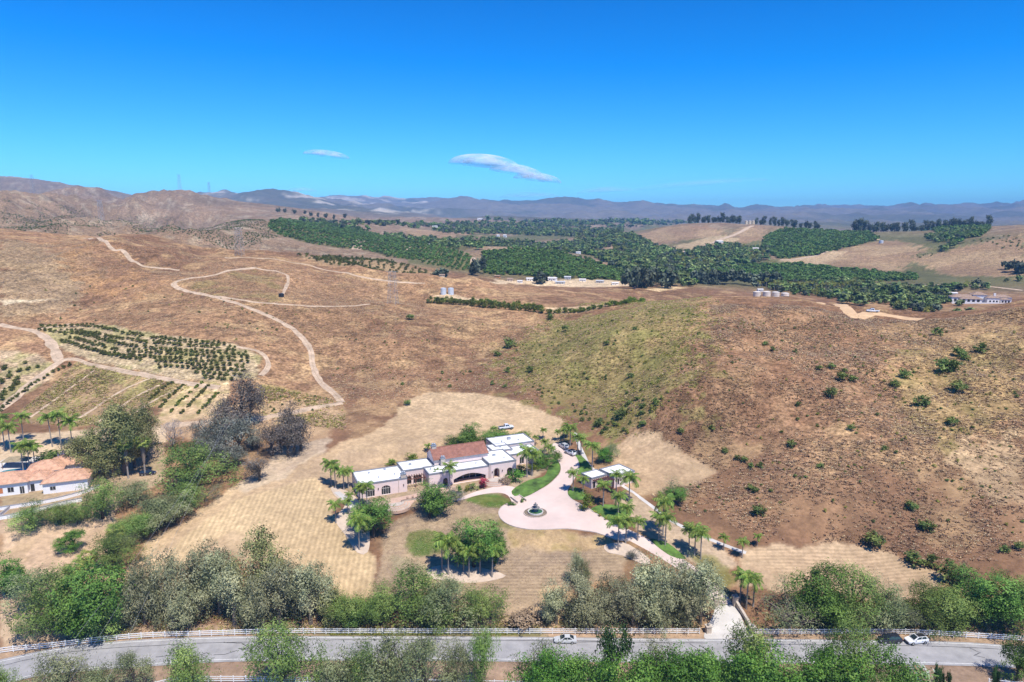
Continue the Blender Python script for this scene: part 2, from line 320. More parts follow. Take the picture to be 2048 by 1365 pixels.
zone([(770,1075),(800,1035),(900,1000),(1010,1010),(1005,1045),(1060,1062),(1205,1066),(1262,1105),(1240,1150),(1090,1195),(1085,1250),(1000,1250),(900,1210),(738,1200),(760,1120)],(.39,.30,.215),.95,3,alt=(.27,.205,.16),asc=5)
PL_B += zone([(770,1150),(1000,1110),(1240,1100),(1240,1150),(1090,1195),(900,1210),(738,1200)],(.35,.27,.20),.35,5)
zone([(780,1110),(830,1120),(870,1140),(850,1160),(790,1150)],(.33,.30,.20),.6,4)
zone([(1000,1060),(1190,1068),(1230,1090),(1150,1105),(1020,1095)],(.50,.36,.20),.6,6,alt=(.30,.25,.10),asc=4)
zone([(1080,1180),(1130,1170),(1150,1240),(1060,1250)],(.58,.42,.26),.7,5)
zone([(812,1072),(850,1062),(885,1066),(905,1088),(880,1110),(845,1116),(825,1098)],LAWN,.8,8,alt=(.22,.21,.09),asc=4)
zone([(905,1030),(990,1020),(1010,1050),(960,1060)],(.30,.27,.13),.5,6)
zone([(928,1000),(950,988),(1000,988),(1018,1003),(1003,1016),(960,1012)],LAWN,.92,2,alt=LAWND,asc=3)
zone([(1000,1030),(1010,1045),(1030,1056),(1020,1060),(995,1050)],LAWND,.7,2)
zone([(1230,892),(1262,872),(1290,866),(1435,945),(1280,992),(1222,932)],(.52,.385,.26),.92,5,alt=(.43,.31,.21),asc=4)
zone([(1220,990),(1262,985),(1345,1045),(1440,1090),(1470,1130),(1430,1150),(1330,1095),(1280,1060)],(.50,.40,.31),.85,3,alt=(.42,.33,.24))
zone([(1380,1110),(1430,1112),(1475,1165),(1455,1180),(1420,1160)],(.20,.20,.07),.8,3)
zone([(1470,1120),(1490,1102),(1560,1087),(1680,1086),(1800,1112),(1885,1155),(1890,1190),(1850,1200),(1600,1180),(1480,1175)],(.50,.38,.27),.95,6,alt=(.42,.31,.22),asc=6)
PL_B += zone([(1500,1100),(1560,1090),(1680,1090),(1800,1115),(1870,1155),(1700,1180),(1560,1160)],(.53,.39,.265),.3,3)
zone([(0,1040),(240,1035),(235,1160),(150,1210),(0,1230)],(.52,.385,.285),.92,3,alt=(.45,.33,.22))
zone([(0,1225),(120,1215),(250,1275),(100,1292),(0,1300)],(.50,.385,.29),.9,3)
# left ranch, arena, orchards and weedy terraces
zone([(0,872),(180,858),(330,850),(335,885),(190,905),(0,925)],(.58,.46,.34),.92,2)
zone([(0,925),(180,905),(330,890),(330,960),(240,1000),(230,1040),(0,1040)],(.44,.34,.25),.8,3,alt=(.33,.27,.17))
zone([(80,650),(200,648),(330,672),(470,690),(525,715),(515,760),(420,765),(300,748),(180,722),(110,690)],(.40,.325,.23),.85,3,alt=(.27,.255,.11))
zone([(155,722),(270,748),(380,772),(330,800),(220,850),(60,848),(30,830)],(.33,.235,.145),.9,2,alt=(.25,.24,.09),asc=5)
PL_A2 = zone([(330,780),(460,760),(450,830),(310,850)],(.55,.42,.28),.8,3,alt=(.24,.23,.08),asc=3)
zone([(0,700),(70,705),(110,730),(100,760),(0,810)],(.45,.35,.26),.8,3,alt=(.26,.26,.10),asc=6)
zone([(30,682),(85,688),(92,705),(40,708)],(.25,.15,.10),.8,2)
zone([(520,770),(690,790),(700,830),(640,870),(520,840)],(.40,.27,.16),.6,6,alt=(.30,.27,.10))
zone([(330,830),(660,800),(700,840),(640,880),(420,880),(335,870)],(.50,.37,.25),.5,6)
# crest pads, farm yard, far bare slopes
zone([(868,590),(905,588),(990,603),(900,606),(868,603)],(.55,.43,.31),.9,2)
zone([(1090,615),(1180,612),(1280,600),(1270,606),(1180,622),(1100,626)],(.58,.44,.30),.8,2)
zone([(1295,580),(1330,573),(1372,576),(1320,584)],(.66,.50,.32),.95,3)
zone([(990,560),(1240,556),(1260,572),(1180,575),(1050,568),(980,568)],(.60,.48,.36),.85,6,600)
for pz in ([(1245,480),(1330,455),(1420,452),(1450,470),(1380,480),(1290,495)],[(1460,470),(1500,452),(1530,456),(1530,480),(1480,490)],[(1560,520),(1700,487),(1790,480),(1850,500),(1800,545),(1700,538)],[(1820,520),(1900,500),(2048,470),(2048,555),(1900,552)],[(960,470),(1040,485),(1000,495),(940,495)],[(800,455),(950,465),(900,480),(820,470)]):
    zone(pz,(.27,.18,.125),.85,8,600,alt=(.35,.26,.17),asc=60)
for pz in ([(1340,495),(1440,470),(1480,480),(1380,505)],[(1560,522),(1640,505),(1700,500),(1640,535)]): zone(pz,(.42,.32,.22),.8,8,600)
ORCH = {'a':([(535,456),(560,438),(640,447),(720,459),(800,479),(900,499),(942,515),(930,522),(820,520),(720,499),(620,488),(560,472)],600),
 'a2':([(838,524),(945,515),(946,543),(905,541)],600),'b':([(592,514),(640,513),(720,518),(790,526),(868,546),(850,558),(760,551),(680,539)],540),
 'c':([(965,507),(1040,499),(1110,506),(1200,528),(1250,549),(1240,562),(1100,555),(1000,552),(965,545)],650),
 'd':([(1535,472),(1570,460),(1650,464),(1740,467),(1757,479),(1700,495),(1640,510),(1560,518),(1520,500)],800),
 'e':([(1420,542),(1500,531),(1600,531),(1700,541),(1830,553),(1840,560),(1700,563),(1560,565),(1430,556)],650),
 'f':([(1840,462),(1900,456),(1980,458),(1960,474),(1880,480)],900)}
for k,(pz,ym) in ORCH.items():
    zone(pz,(.30,.22,.14) if k == 'b' else (.14,.13,.06),.85,3,ym)
# earthy strips of the road verge
vb = np.clip(1-np.abs((Y2-_yu)-1.9)/2.6,0,1); C2 = mixc(C2,(.42,.31,.235),sstep(0,.4,vb)*.9)
vb2 = np.clip(1-np.abs((_yl-Y2)-2.5)/3.4,0,1); C2 = mixc(C2,(.33,.245,.20),sstep(0,.4,vb2)*.85)
m_ = sstep(-46,-40,X2)*(1-sstep(5,9,X2))*sstep(0,.5,vb); C2 = mixc(C2,(.15,.155,.07),m_*.85)
_nm = np.array((1.09,1.04,.86))+(np.array((.97,.92,.79))-np.array((1.09,1.04,.86)))*(1-sstep(15,25,Z2))[...,None]
C2 *= _nm+(np.array((1.,.98,.93))-_nm)*sstep(900,2500,Y2)[...,None]
# ------------------------------------------------------------------ terrain mesh
idx = np.arange(NS*NW).reshape(NW,NS)
F = np.stack([idx[:-1,:-1],idx[:-1,1:],idx[1:,1:],idx[1:,:-1]],-1).reshape(-1,4)
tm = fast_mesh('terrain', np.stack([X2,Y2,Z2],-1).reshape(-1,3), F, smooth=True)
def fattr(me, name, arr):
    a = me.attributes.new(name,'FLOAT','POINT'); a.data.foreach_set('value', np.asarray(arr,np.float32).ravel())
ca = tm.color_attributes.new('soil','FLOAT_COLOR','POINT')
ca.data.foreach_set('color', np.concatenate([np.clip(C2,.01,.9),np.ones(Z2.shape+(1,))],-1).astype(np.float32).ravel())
fattr(tm,'rough',.38+.62*sstep(14,23,Z2)); fattr(tm,'plough_a',PL_A); fattr(tm,'plough_b',PL_B)
m = bpy.data.materials.new('dry_soil'); m.use_nodes = True; t = m.node_tree; b = t.nodes['Principled BSDF']; b.inputs['Roughness'].default_value = .95; b.inputs['Specular IOR Level'].default_value = .1
def nd(t, ty, **kw):
    n = t.nodes.new(ty)
    for k,v in kw.items():
        if isinstance(v,(int,float,tuple)) and k in n.inputs: n.inputs[k].default_value = v
        else: setattr(n,k,v)
    return n
at = nd(t,'ShaderNodeAttribute',attribute_name='soil'); geo = nd(t,'ShaderNodeNewGeometry'); L = t.links.new
def noise_mul(scale, lo, hi, a, bb, detail=5):
    n = nd(t,'ShaderNodeTexNoise',Scale=scale,Detail=detail,Roughness=.65); L(geo.outputs['Position'],n.inputs['Vector'])
    r = nd(t,'ShaderNodeMapRange'); r.inputs[1].default_value = a; r.inputs[2].default_value = bb; r.inputs[3].default_value = lo; r.inputs[4].default_value = hi; L(n.outputs[0],r.inputs[0]); return r.outputs[0], n
f1,q1 = noise_mul(.75,.45,1.5,.34,.66); f2,q2 = noise_mul(.2,.7,1.28,.36,.64,5); f3,_ = noise_mul(.012,.85,1.14,.35,.65,3)
def mul(a, c):
    x = nd(t,'ShaderNodeMath',operation='MULTIPLY'); L(a,x.inputs[0])
    if isinstance(c,float): x.inputs[1].default_value = c
    else: L(c,x.inputs[1])
    return x.outputs[0]
ra = nd(t,'ShaderNodeAttribute',attribute_name='rough'); fx = nd(t,'ShaderNodeMix',data_type='FLOAT'); fx.inputs[2].default_value = 1.; L(ra.outputs['Fac'],fx.inputs[0]); L(mul(f1,f2),fx.inputs[3])
fac = mul(fx.outputs[0],f3)
for an,rot,per in (('plough_a',R(-6),1.35),('plough_b',R(90),1.15)):
    mp = nd(t,'ShaderNodeMapping'); mp.inputs['Rotation'].default_value = (0,0,rot); L(geo.outputs['Position'],mp.inputs['Vector'])
    wv = nd(t,'ShaderNodeTexWave',wave_type='BANDS',bands_direction='X',Scale=.314/per,Distortion=1.5,Detail=4.); wv.inputs['Detail Scale'].default_value = .35; L(mp.outputs[0],wv.inputs['Vector'])
    r = nd(t,'ShaderNodeMapRange'); r.inputs[3].default_value = .86; r.inputs[4].default_value = 1.05; L(wv.outputs[1],r.inputs[0])
    pa = nd(t,'ShaderNodeAttribute',attribute_name=an); mx = nd(t,'ShaderNodeMix',data_type='FLOAT'); mx.inputs[2].default_value = 1.; L(pa.outputs['Fac'],mx.inputs[0]); L(r.outputs[0],mx.inputs[3])
    fac = mul(fac,mx.outputs[0])
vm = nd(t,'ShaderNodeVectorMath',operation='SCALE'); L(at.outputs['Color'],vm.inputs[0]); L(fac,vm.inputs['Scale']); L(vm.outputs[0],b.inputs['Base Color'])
bp = nd(t,'ShaderNodeBump',Distance=.4); L(mul(ra.outputs['Fac'],.6),bp.inputs['Strength']); L(q1.outputs[0],bp.inputs['Height']); bp2 = nd(t,'ShaderNodeBump',Distance=1.8); L(mul(ra.outputs['Fac'],.5),bp2.inputs['Strength']); L(q2.outputs[0],bp2.inputs['Height']); L(bp.outputs[0],bp2.inputs['Normal']); L(bp2.outputs[0],b.inputs['Normal'])
tag(link('terrain',tm,None,m),'dry brown hills, mown straw fields and the valley floor',None,None,'structure')
# ------------------------------------------------------------------ draped sheets and ribbons
def sheet(name, wpoly, off, material, grid=1.6, kerb=None, closed_smooth=True, uz=None, parent=None, drop=.25):
    b_ = dens(wpoly,1.0,True) if closed_smooth else dens(wpoly,1.0,True)
    pts = [Vector((p.x,p.y)) for p in b_]; n = len(pts)
    xs = [p.x for p in pts]; ys = [p.y for p in pts]; pl = [(p.x,p.y) for p in pts]
    gx, gy = np.meshgrid(np.arange(min(xs),max(xs),grid),np.arange(min(ys),max(ys),grid))
    ins = inpoly(gx.ravel(),gy.ravel(),pl); inner = [Vector((a,c)) for a,c,k in zip(gx.ravel(),gy.ravel(),ins) if k]
    vo,_,fo,_,_,_ = geometry.delaunay_2d_cdt(pts+inner,[(i,(i+1)%n) for i in range(n)],[],1,1e-4)
    x = np.array([v.x for v in vo]); y = np.array([v.y for v in vo]); z = Hm(x,y)+off if uz is None else np.full(len(x),uz+off)
    mb = MB(); mb.add(list(zip(x,y,z)),[tuple(f) for f in fo])
    zb = [(H(p.x,p.y)+off if uz is None else uz+off) for p in pts]
    mb.add([(p.x,p.y,q) for p,q in zip(pts,zb)]+[(p.x,p.y,q-drop) for p,q in zip(pts,zb)],[(i,n+i,n+(i+1)%n,(i+1)%n) for i in range(n)])
    o = mb.build(name,material,parent)
    if kerb:
        w_,h_,km = kerb; kb = MB(); vv = []
        for i,p in enumerate(pts):
            d = (pts[(i+1)%n]-pts[i-1]); d = Vector((d.y,-d.x)).normalized()
            for q,hh in ((0,0),(0,h_),(w_,h_),(w_,-.2)): vv.append((p.x+d.x*q,p.y+d.y*q,zb[i]+hh-(.02 if hh == 0 else 0)))
        kb.add(vv,[(i*4+k,((i+1)%n)*4+k,((i+1)%n)*4+k+1,i*4+k+1) for i in range(n) for k in range(3)])
        kb.build('kerb',km,o)
    return o
def ribbon(name, wpts, width, off, material, step=1.5, rag=.0, across=3, seed=0, parent=None, ends=True):
    c = dens(wpts,step); n = len(c); V = []
    for i,p in enumerate(c):
        d = (c[min(i+1,n-1)]-c[max(i-1,0)]); d = Vector((d.y,-d.x)).normalized() if d.length > 0 else Vector((1,0))
        e = 1.
        wl = width/2*(1+rag*(float(vnoise(i*.35,seed+1.5))-.5)*2); wr = width/2*(1+rag*(float(vnoise(i*.35,seed+7.5))-.5)*2)
        for k in range(across):
            q = -wl+(wl+wr)*k/(across-1); V.append((p.x+d.x*q,p.y+d.y*q))
    V = np.array(V); Z = Hm(V[:,0],V[:,1])+off
    edge = np.tile([1 if k in (0,across-1) else 0 for k in range(across)],n); Z = Z-edge*min(off*1.2,.3)
    F = [(i*across+k,(i+1)*across+k,(i+1)*across+k+1,i*across+k+1) for i in range(n-1) for k in range(across-1)]
    return link(name,fast_mesh(name,np.c_[V,Z],F,(material,),True),parent)
def struct(o, label=None): o['kind'] = 'structure'; (o.__setitem__('label',label) if label else None); return o
asph = mat('asphalt',(.33,.322,.322),.9,.13,.35,.01,6); white_line = mat('road_paint',(.72,.72,.70),.7,.12,2)
tar = mat('tar_seal',(.03,.03,.033),.6,.1); conc = mat('pale_concrete',(.53,.50,.46),.85,.12,.25,.004,8); pink = mat('pink_concrete',(.64,.505,.435),.85,.09,.09,.003,8)
dirt = mat('dirt_track',(.50,.37,.25),.95,.22,.3,.05,1.2); dirt2 = mat('orange_dirt_track',(.60,.40,.22),.95,.12,.3,.05,1.2); sandm = mat('sandy_mulch',(.54,.43,.33),.95,.1,.6,.04,3)
lawn = mat('lawn_turf',(.095,.175,.03),.9,.42,.35,.05,7); kerbm = mat('kerb_concrete',(.55,.47,.41),.85,.1,1)
terr = mat('terracotta_paving',(.52,.36,.27),.85,.1,.8,.005,5)
# the road: built between its two surveyed edges
up = dens([unp(*q) for q in ROAD_UP],1.5); lo = dens([unp(*q) for q in ROAD_LO],1.5)
uX = np.array([p.x for p in up]); uY = np.array([p.y for p in up]); lX = np.array([p.x for p in lo]); lY = np.array([p.y for p in lo])
xs = np.linspace(-122,112,160); yu = np.interp(xs,uX,uY); yl = np.interp(xs,lX,lY); V = []
for k in range(7):
    V.append(np.c_[xs,yl+(yu-yl)*k/6,np.full(160,.07+.06*(1-abs(k-3)/3))])
V = np.stack(V,1).reshape(-1,3); F = [(i*7+k,(i+1)*7+k,(i+1)*7+k+1,i*7+k+1) for i in range(159) for k in range(6)]
road = struct(link('road',fast_mesh('road',V,F,(asph,),True)),'grey asphalt road running across the bottom')
def road_pt(x, f): 
    a = float(np.interp(x,xs,yl)); c = float(np.interp(x,xs,yu)); k = f*6; zz = .07+.06*(1-abs(k-3)/3); return (x,a+(c-a)*f,zz+.006)
def road_strip(name, pts, w, mm):
    P = [Vector(q) for q in pts]; V = []; n = len(P)
    for i,p in enumerate(P):
        d = P[min(i+1,n-1)]-P[max(i-1,0)]; d = Vector((d.y,-d.x,0)).normalized()*w/2; V += [p-d,p+d]
    return link(name,fast_mesh(name,V,[(2*i,2*i+1,2*i+3,2*i+2) for i in range(n-1)],(mm,)),road)
for f_,w_ in ((.09,.13),(.93,.13)): road_strip('edge_line',[road_pt(x,f_) for x in np.linspace(-120,110,200)],w_,white_line)
for k_,(x0,x1) in enumerate(((-50,-46.5),(-45,-43),)): pass
NRr = random.Random(5)
def crack(x0, f0, steps, w=.15):
    p = [(x0,f0)]
    for dx,df in steps: p.append((p[-1][0]+dx,p[-1][1]+df))
    q = []
    for (a,c),(e,g) in zip(p[:-1],p[1:]):
        for k in range(4): q.append(road_pt(a+(e-a)*k/4+NRr.uniform(-.08,.08),min(.98,max(.02,c+(g-c)*k/4+NRr.uniform(-.012,.012)))))
    road_strip('tar_seam',q,w,tar)
for a in [(-121,.75,[(20,.02),(25,-.03),(28,.02)]),(-40,.83,[(14,.02),(20,-.03),(16,.04),(12,-.02)]),(8,.80,[(22,.02),(16,-.02)]),(52,.78,[(16,-.03),(20,.02),(20,.01)]),(-62,.75,[(4,-.05),(3,-.25),(-3,.04),(3,-.12),(3,.12)]),
    (-58,.42,[(-2,-.15),(-3,.0)]),(-7,.45,[(1,-.12),(.4,-.25)]),(-8,.62,[(1.5,-.05)]),(38,.78,[(1.2,-.2),(.2,-.25),(1.5,-.2)]),(40,.72,[(1.4,-.25),(.8,-.3)]),(79,.55,[(1.5,-.15),(1.2,-.22)]),(81,.4,[(-.4,-.1),(.5,-.12)]),
    (97,.75,[(1.2,-.2),(-2,-.12),(2.6,-.1)]),(-33,.3,[(2,.1),(.5,-.2)]),(-66,.25,[(2,.12),(1,-.1)]),(-74,.3,[(4,.05)]),(64,.5,[(1.4,-.1)])]: crack(*a)
# concrete approach and pink drive
zr = lambda px,py: tuple(G(px,py)[:2])
struct(sheet('driveway_apron',W([(1434,1210),(1466,1210),(1488,1247),(1507,1276),(1470,1277),(1409,1277),(1427,1228)]),.07,conc,1.2),'pale concrete approach from road to gate')
drv = struct(ribbon('driveway',[zr(1225,1056),zr(1262,1072),zr(1300,1092),zr(1345,1118),zr(1385,1145),zr(1425,1178),zr(1450,1211)],4.6,.07,pink,1.2,across=5),'pink concrete drive winding up from the gate')
court = [(1104,892),(1110,917),(1122,930),(1120,949),(1098,971),(1069,988),(1040,1000),(1010,1011),(999,1024),(1003,1038),(1020,1050),(1052,1058),(1091,1059),(1143,1058),(1181,1063),(1207,1070),(1235,1080),(1262,1080),(1250,1062),(1220,1046),(1188,1026),(1168,1013),(1143,1000),(1133,985),(1143,966),(1152,949),(1157,933),(1149,913),(1125,897),(1114,888)]
mc_ = struct(sheet('motor_court',W(court),.10,pink,1.5,(.28,.07,kerbm)),'pink concrete motor court round the fountain')
jm = mat('concrete_joint',(.40,.31,.28),.9,.1,1)
for pz in ([(1071,1041),(1080,1057)],[(1052,1032),(1008,1044)],[(1052,1022),(1003,1018)],[(1090,1030),(1190,1060)],[(1092,1023),(1176,1020)],[(1083,1016),(1110,975)],[(1062,1014),(1042,1001)],[(1120,985),(1100,972)],[(1135,970),(1118,955)],[(1152,945),(1122,938)],[(1140,910),(1112,915)],[(1205,1068),(1226,1050)],[(1150,1058),(1172,1017)]): ribbon('expansion_joint',[zr(*q) for q in pz],.13,.112,jm,1.0,0,2,parent=mc_)
struct(ribbon('drainage_ditch',[zr(*q) for q in ((1150,866),(1158,890),(1168,912),(1182,935),(1222,958),(1265,984),(1300,1010),(1340,1040),(1400,1070),(1450,1091),(1492,1106))],1.5,.10,conc,1.5,across=3),'pale concrete ditch along the hill foot')
struct(sheet('front_path',W([(906,1004),(946,986),(978,977),(1004,972),(1030,976),(1042,993),(1046,1003),(1028,1008),(1016,992),(996,986),(960,990),(925,1000)]),.09,pink,1.2),'pink path from the entrance to the court')
struct(sheet('terrace',W([(728,1006),(790,997),(850,984),(905,972),(908,982),(870,992),(835,1000),(812,1022),(790,1030),(772,1030),(760,1015)]),.12,terr,1.2),'terracotta paved terrace in front of the left wing')
for pz,lb in (([(1023,984),(1056,962),(1088,953),(1098,934),(1113,924),(1120,934),(1117,948),(1096,969),(1067,986),(1042,997)],'green lawn on the mound beside the entrance'),([(1150,912),(1162,912),(1183,938),(1166,950),(1155,950),(1160,932)],'strip of green lawn between drive and ditch'),
     ([(1136,985),(1150,975),(1166,985),(1178,999),(1146,999)],'green lawn left of the garage'),([(1180,1020),(1205,1010),(1262,1018),(1250,1040),(1222,1043),(1192,1027)],'green lawn below the garage'),
     ([(1300,1080),(1330,1085),(1350,1098),(1372,1118),(1340,1112)],'narrow green strip beside the lower drive')):
    o = sheet('lawn',W(pz),.13,lawn,1.4); struct(o,lb)
struct(sheet('palm_bed',W([(853,1143),(868,1134),(900,1130),(950,1134),(1000,1146),(1012,1152),(995,1159),(950,1166),(905,1164),(865,1158)]),.08,sandm,1.3),'pale sandy bed under the palm grove')
struct(sheet('drive_bed',W([(1208,1092),(1235,1086),(1258,1090),(1300,1120),(1290,1130),(1245,1112),(1215,1105)]),.08,sandm,1.3),'pale gravel bed beside the drive')
struct(sheet('side_bed',W([(664,975),(700,985),(722,1010),(735,1040),(740,1075),(735,1105),(715,1106),(690,1070),(672,1040),(690,1010),(668,990)]),.07,sandm,1.3),'pale bed under the palms left of the house')
struct(sheet('side_walk',W([(668,985),(680,984),(714,1012),(704,1020),(690,1004)]),.12,conc,1.0),'pale walk along the left end wall')
# hill tracks
TR = [([(684,806),(672,791),(643,766),(627,736),(621,702),(610,682),(590,662),(560,643),(530,629),(500,617),(470,606),(440,597),(400,588),(362,579),(347,569),(362,561),(400,555),(440,547),(480,539),(511,535)],4.2,'pale dirt track bending down the left hillside'),
 ([(430,593),(500,603),(560,609),(620,613),(680,613),(740,609)],3.2,'dirt track along the hilltop towards the pylon'),([(511,536),(545,542),(568,548),(577,557),(572,575),(564,592)],2.6,'dirt track looping down to the black tank'),
 ([(170,477),(215,488),(245,501),(262,520),(283,531),(315,536),(360,541)],4.4,'dirt track curving over the far left ridge'),([(0,649),(30,656),(62,661),(90,673),(107,695),(112,714),(120,724)],5.5,'wide dirt track beside the hillside orchard'),
 ([(122,722),(92,745),(60,770),(28,797),(-10,826)],5.5,'dirt track running down the left edge'),([(118,722),(150,719),(200,733),(260,745),(330,758),(400,771),(440,776)],3.6,'dirt track below the hillside orchard'),
 ([(70,661),(100,655),(140,648)],3,'short dirt spur above the hillside orchard'),([(470,693),(508,700),(530,712),(536,730),(522,752)],3.2,'dirt track rounding the right end of the orchard'),([(450,516),(500,516),(560,521),(620,531),(680,545),(722,554),(790,564),(850,567)],3.2,'dirt track along the crest behind the pylon'),
 ([(330,850),(420,846),(520,838),(600,822),(684,806)],5,'dusty track past the scorched trees')]
weedm = mat('track_centre_weeds',(.33,.235,.15),.95,.3,.5,.05,1.5)
for i,(pz,w_,lb) in enumerate(TR):
    tk_ = struct(ribbon('dirt_track',[zr(*q) for q in pz],w_*.8,.22 if w_ < 4.3 else .25,dirt,1.6,.35,5,i*3),lb); ribbon('weedy_crown',[zr(*q) for q in pz],w_*.22,.27,weedm,1.6,.9,3,i*5+2,parent=tk_)
for i,pz in enumerate([[(135,850),(230,790),(300,757)],[(190,848),(270,795),(330,765)],[(240,845),(310,800),(365,775)],[(60,835),(130,785),(190,740)]]): struct(ribbon('terrace_path',[zr(*q) for q in pz],1.3,.16,dirt,1.2,.6,3,i+90),'pale strip between weedy terraces below the orchard')
c0 = [crest(1585,350),G(1640,606),G(1690,616),G(1745,627),G(1800,635),G(1845,640)]
struct(ribbon('dirt_track',[tuple(p[:2]) for p in c0],7,.3,dirt2,1.6,.3,5,77),'orange dirt track along the right-hand crest')
for i,(pz,w_,ym,lb) in enumerate([([(1365,505),(1400,495),(1440,480),(1480,465),(1505,452)],9,900,'pale track climbing to the far cream tanks'),([(1560,521),(1620,514),(1680,497),(1730,483),(1757,479)],9,850,'pale track under the far right orchard'),([(640,450),(660,462),(690,474)],9,900,'pale track between far orchard blocks'),
   ([(725,480),(712,500)],12,800,'pale break between far orchard rows'),([(795,487),(815,495),(800,512)],8,700,'pale track through the far orchard'),([(945,543),(946,516)],6,650,'pale track at the end of the far orchard rows'),([(1150,472),(1180,466),(1220,462)],9,1300,'pale track in the far valley'),([(1840,572),(1900,570),(1960,572),(2048,582)],6,650,'pale lane above the white villa')]):
    struct(ribbon('dirt_track',[tuple(G(x,y,ym)[:2]) for x,y in pz],w_,.5,dirt,6,.25,3,i+50),lb)
# ------------------------------------------------------------------ buildings
stucco = mat('pink_stucco',(.76,.61,.56),.9,.05,.4,.004,9); stucco_s = mat('stone_trim',(.50,.43,.36),.9,.12,1.5); roofw = mat('white_roof_coating',(.80,.80,.79),.8,.05,.25,.003,4)
coping = mat('grey_coping',(.22,.23,.25),.7,.1,1); glass = mat('dark_glass',(.025,.03,.035),.12,.1,1,spec=.6); framew = mat('cream_frame',(.62,.60,.55),.6,.06,2); framed = mat('dark_frame',(.06,.045,.04),.6,.1,2)
wood = mat('red_brown_timber',(.16,.065,.045),.7,.15,2); whitew = mat('white_stucco',(.80,.79,.77),.9,.04,.5,.004,9); iron = mat('black_iron',(.02,.02,.022),.5,.1,3); metal = mat('galvanised_metal',(.42,.45,.48),.45,.1,2,metal=.6)
def tilemat(name, col, per, rot=0):
    m = mat(name,col,.85,.2,.9); t = m.node_tree; b = t.nodes['Principled BSDF']; tc = t.nodes['Texture Coordinate']
    mp = nd(t,'ShaderNodeMapping'); mp.inputs['Rotation'].default_value = (0,0,rot); t.links.new(tc.outputs['Object'],mp.inputs['Vector'])
    wv = nd(t,'ShaderNodeTexWave',wave_type='BANDS',bands_direction='X',Scale=.314/per,Distortion=.3); t.links.new(mp.outputs[0],wv.inputs['Vector'])
    bp = nd(t,'ShaderNodeBump',Strength=.9,Distance=.12); t.links.new(wv.outputs[1],bp.inputs['Height']); t.links.new(bp.outputs[0],b.inputs['Normal']); return m
tile_red = tilemat('red_clay_tile',(.33,.15,.105),.33); tile_or = tilemat('orange_clay_tile',(.66,.38,.24),.34); tile_or2 = tile_or; tile_br = tilemat('brown_clay_tile',(.36,.25,.18),.4)
def arch_loop(cx, w, spring, rise, base=0., n=9):
    pts = [(cx-w/2,base)]+[(cx-w/2*math.cos(math.pi*k/n),spring+rise*math.sin(math.pi*k/n)) for k in range(n+1)]+[(cx+w/2,base)]; return pts
def rect_loop(cx, w, z0, z1): return [(cx-w/2,z0),(cx-w/2,z1),(cx+w/2,z1),(cx+w/2,z0)]
def wall_panel(name, parent, mt, M, width, height, holes=(), thick=.35, z0=0.):
    """a wall in its own plane (x along, z up, y into the building) with real openings and reveals; M places it"""
    out = [(0,z0),(width,z0),(width,height),(0,height)]; pts = [Vector(p) for p in out]; ed = [(i,(i+1)%4) for i in range(4)]
    for h in holes:
        b0 = len(pts); pts += [Vector(p) for p in h]; ed += [(b0+i,b0+(i+1)%len(h)) for i in range(len(h))]
    vo,_,fo,_,_,_ = geometry.delaunay_2d_cdt(pts,ed,[],1,1e-5)
    def _solid(f):
        x = sum(vo[i].x for i in f)/len(f); z = sum(vo[i].y for i in f)/len(f); return not any(bool(inpoly(np.array(x),np.array(z),h)) for h in holes)
    fo = [f for f in fo if _solid(f)]
    mb = MB(); mb.add([(v.x,0,v.y) for v in vo],[tuple(f) for f in fo])
    for h in list(holes)+[out]:
        n = len(h); mb.add([(x,0,z) for x,z in h]+[(x,thick,z) for x,z in h],[(i,(i+1)%n,n+(i+1)%n,n+i) for i in range(n)])
    o = mb.build(name,mt,parent); o.matrix_local = M; return o
def pane(parent, M, loop, y, mullions=2, transom=None, fr=.07, fm=None, name='window', gl=None):
    """frame, glass and bars set back in an opening"""
    fm = fm or framew; n = len(loop); cx = sum(p[0] for p in loop)/n; cz_ = sum(p[1] for p in loop)/n
    inn = [(x+(cx-x)*min(1,fr/max(.3,abs(cx-x)+1e-6)) if abs(x-cx) > .01 else x, z+(cz_-z)*min(1,fr/max(.3,abs(cz_-z)+1e-6))) for x,z in loop]
    mb = MB(); mb.add([(x,y-.05,z) for x,z in loop]+[(x,y-.05,z) for x,z in inn],[(i,(i+1)%n,n+(i+1)%n,n+i) for i in range(n)])
    xs_ = [p[0] for p in loop]; zs = [p[1] for p in loop]
    for k in range(1,mullions+1):
        xx = min(xs_)+(max(xs_)-min(xs_))*k/(mullions+1); zt = max(z for x,z in loop if abs(x-xx) <= (max(xs_)-min(xs_))/ (4)+.01 or True)
        zt = np.interp(xx,[p[0] for p in loop[1:-1]],[p[1] for p in loop[1:-1]]) if n > 4 else max(zs)
        mb.box(xx-.04,y-.06,min(zs),xx+.04,y-.01,float(zt))
    if transom: mb.box(min(xs_),y-.062,transom-.04,max(xs_),y-.012,transom+.04)
    f = mb.build(name,fm,parent); f.matrix_local = M
    g = MB(); g.add([(x,y,z) for x,z in loop],[tuple(range(n))]); q = g.build('pane',gl or glass,f); return f
def flat_roof(parent, x0, y0, x1, y1, z, par=.25, name='roof'):
    mb = MB().box(x0+.25,y0+.25,z-.3,x1-.25,y1-.25,z); o = mb.build(name,roofw,parent)
    c = MB(); t_ = .3
    c.box(x0-.06,y0-.06,z-.25,x1+.06,y0+t_,z+par); c.box(x0-.06,y1-t_,z-.25,x1+.06,y1+.06,z+par); c.box(x0-.06,y0+t_,z-.25,x0+t_,y1-t_,z+par); c.box(x1-t_,y0+t_,z-.25,x1+.06,y1-t_,z+par)
    c.build('parapet',coping,o); return o
def core(parent, x0, y0, x1, y1, z0, z1, mt, name='wall'): return MB().box(x0,y0,z0,x1,y1,z1).build(name,mt,parent)
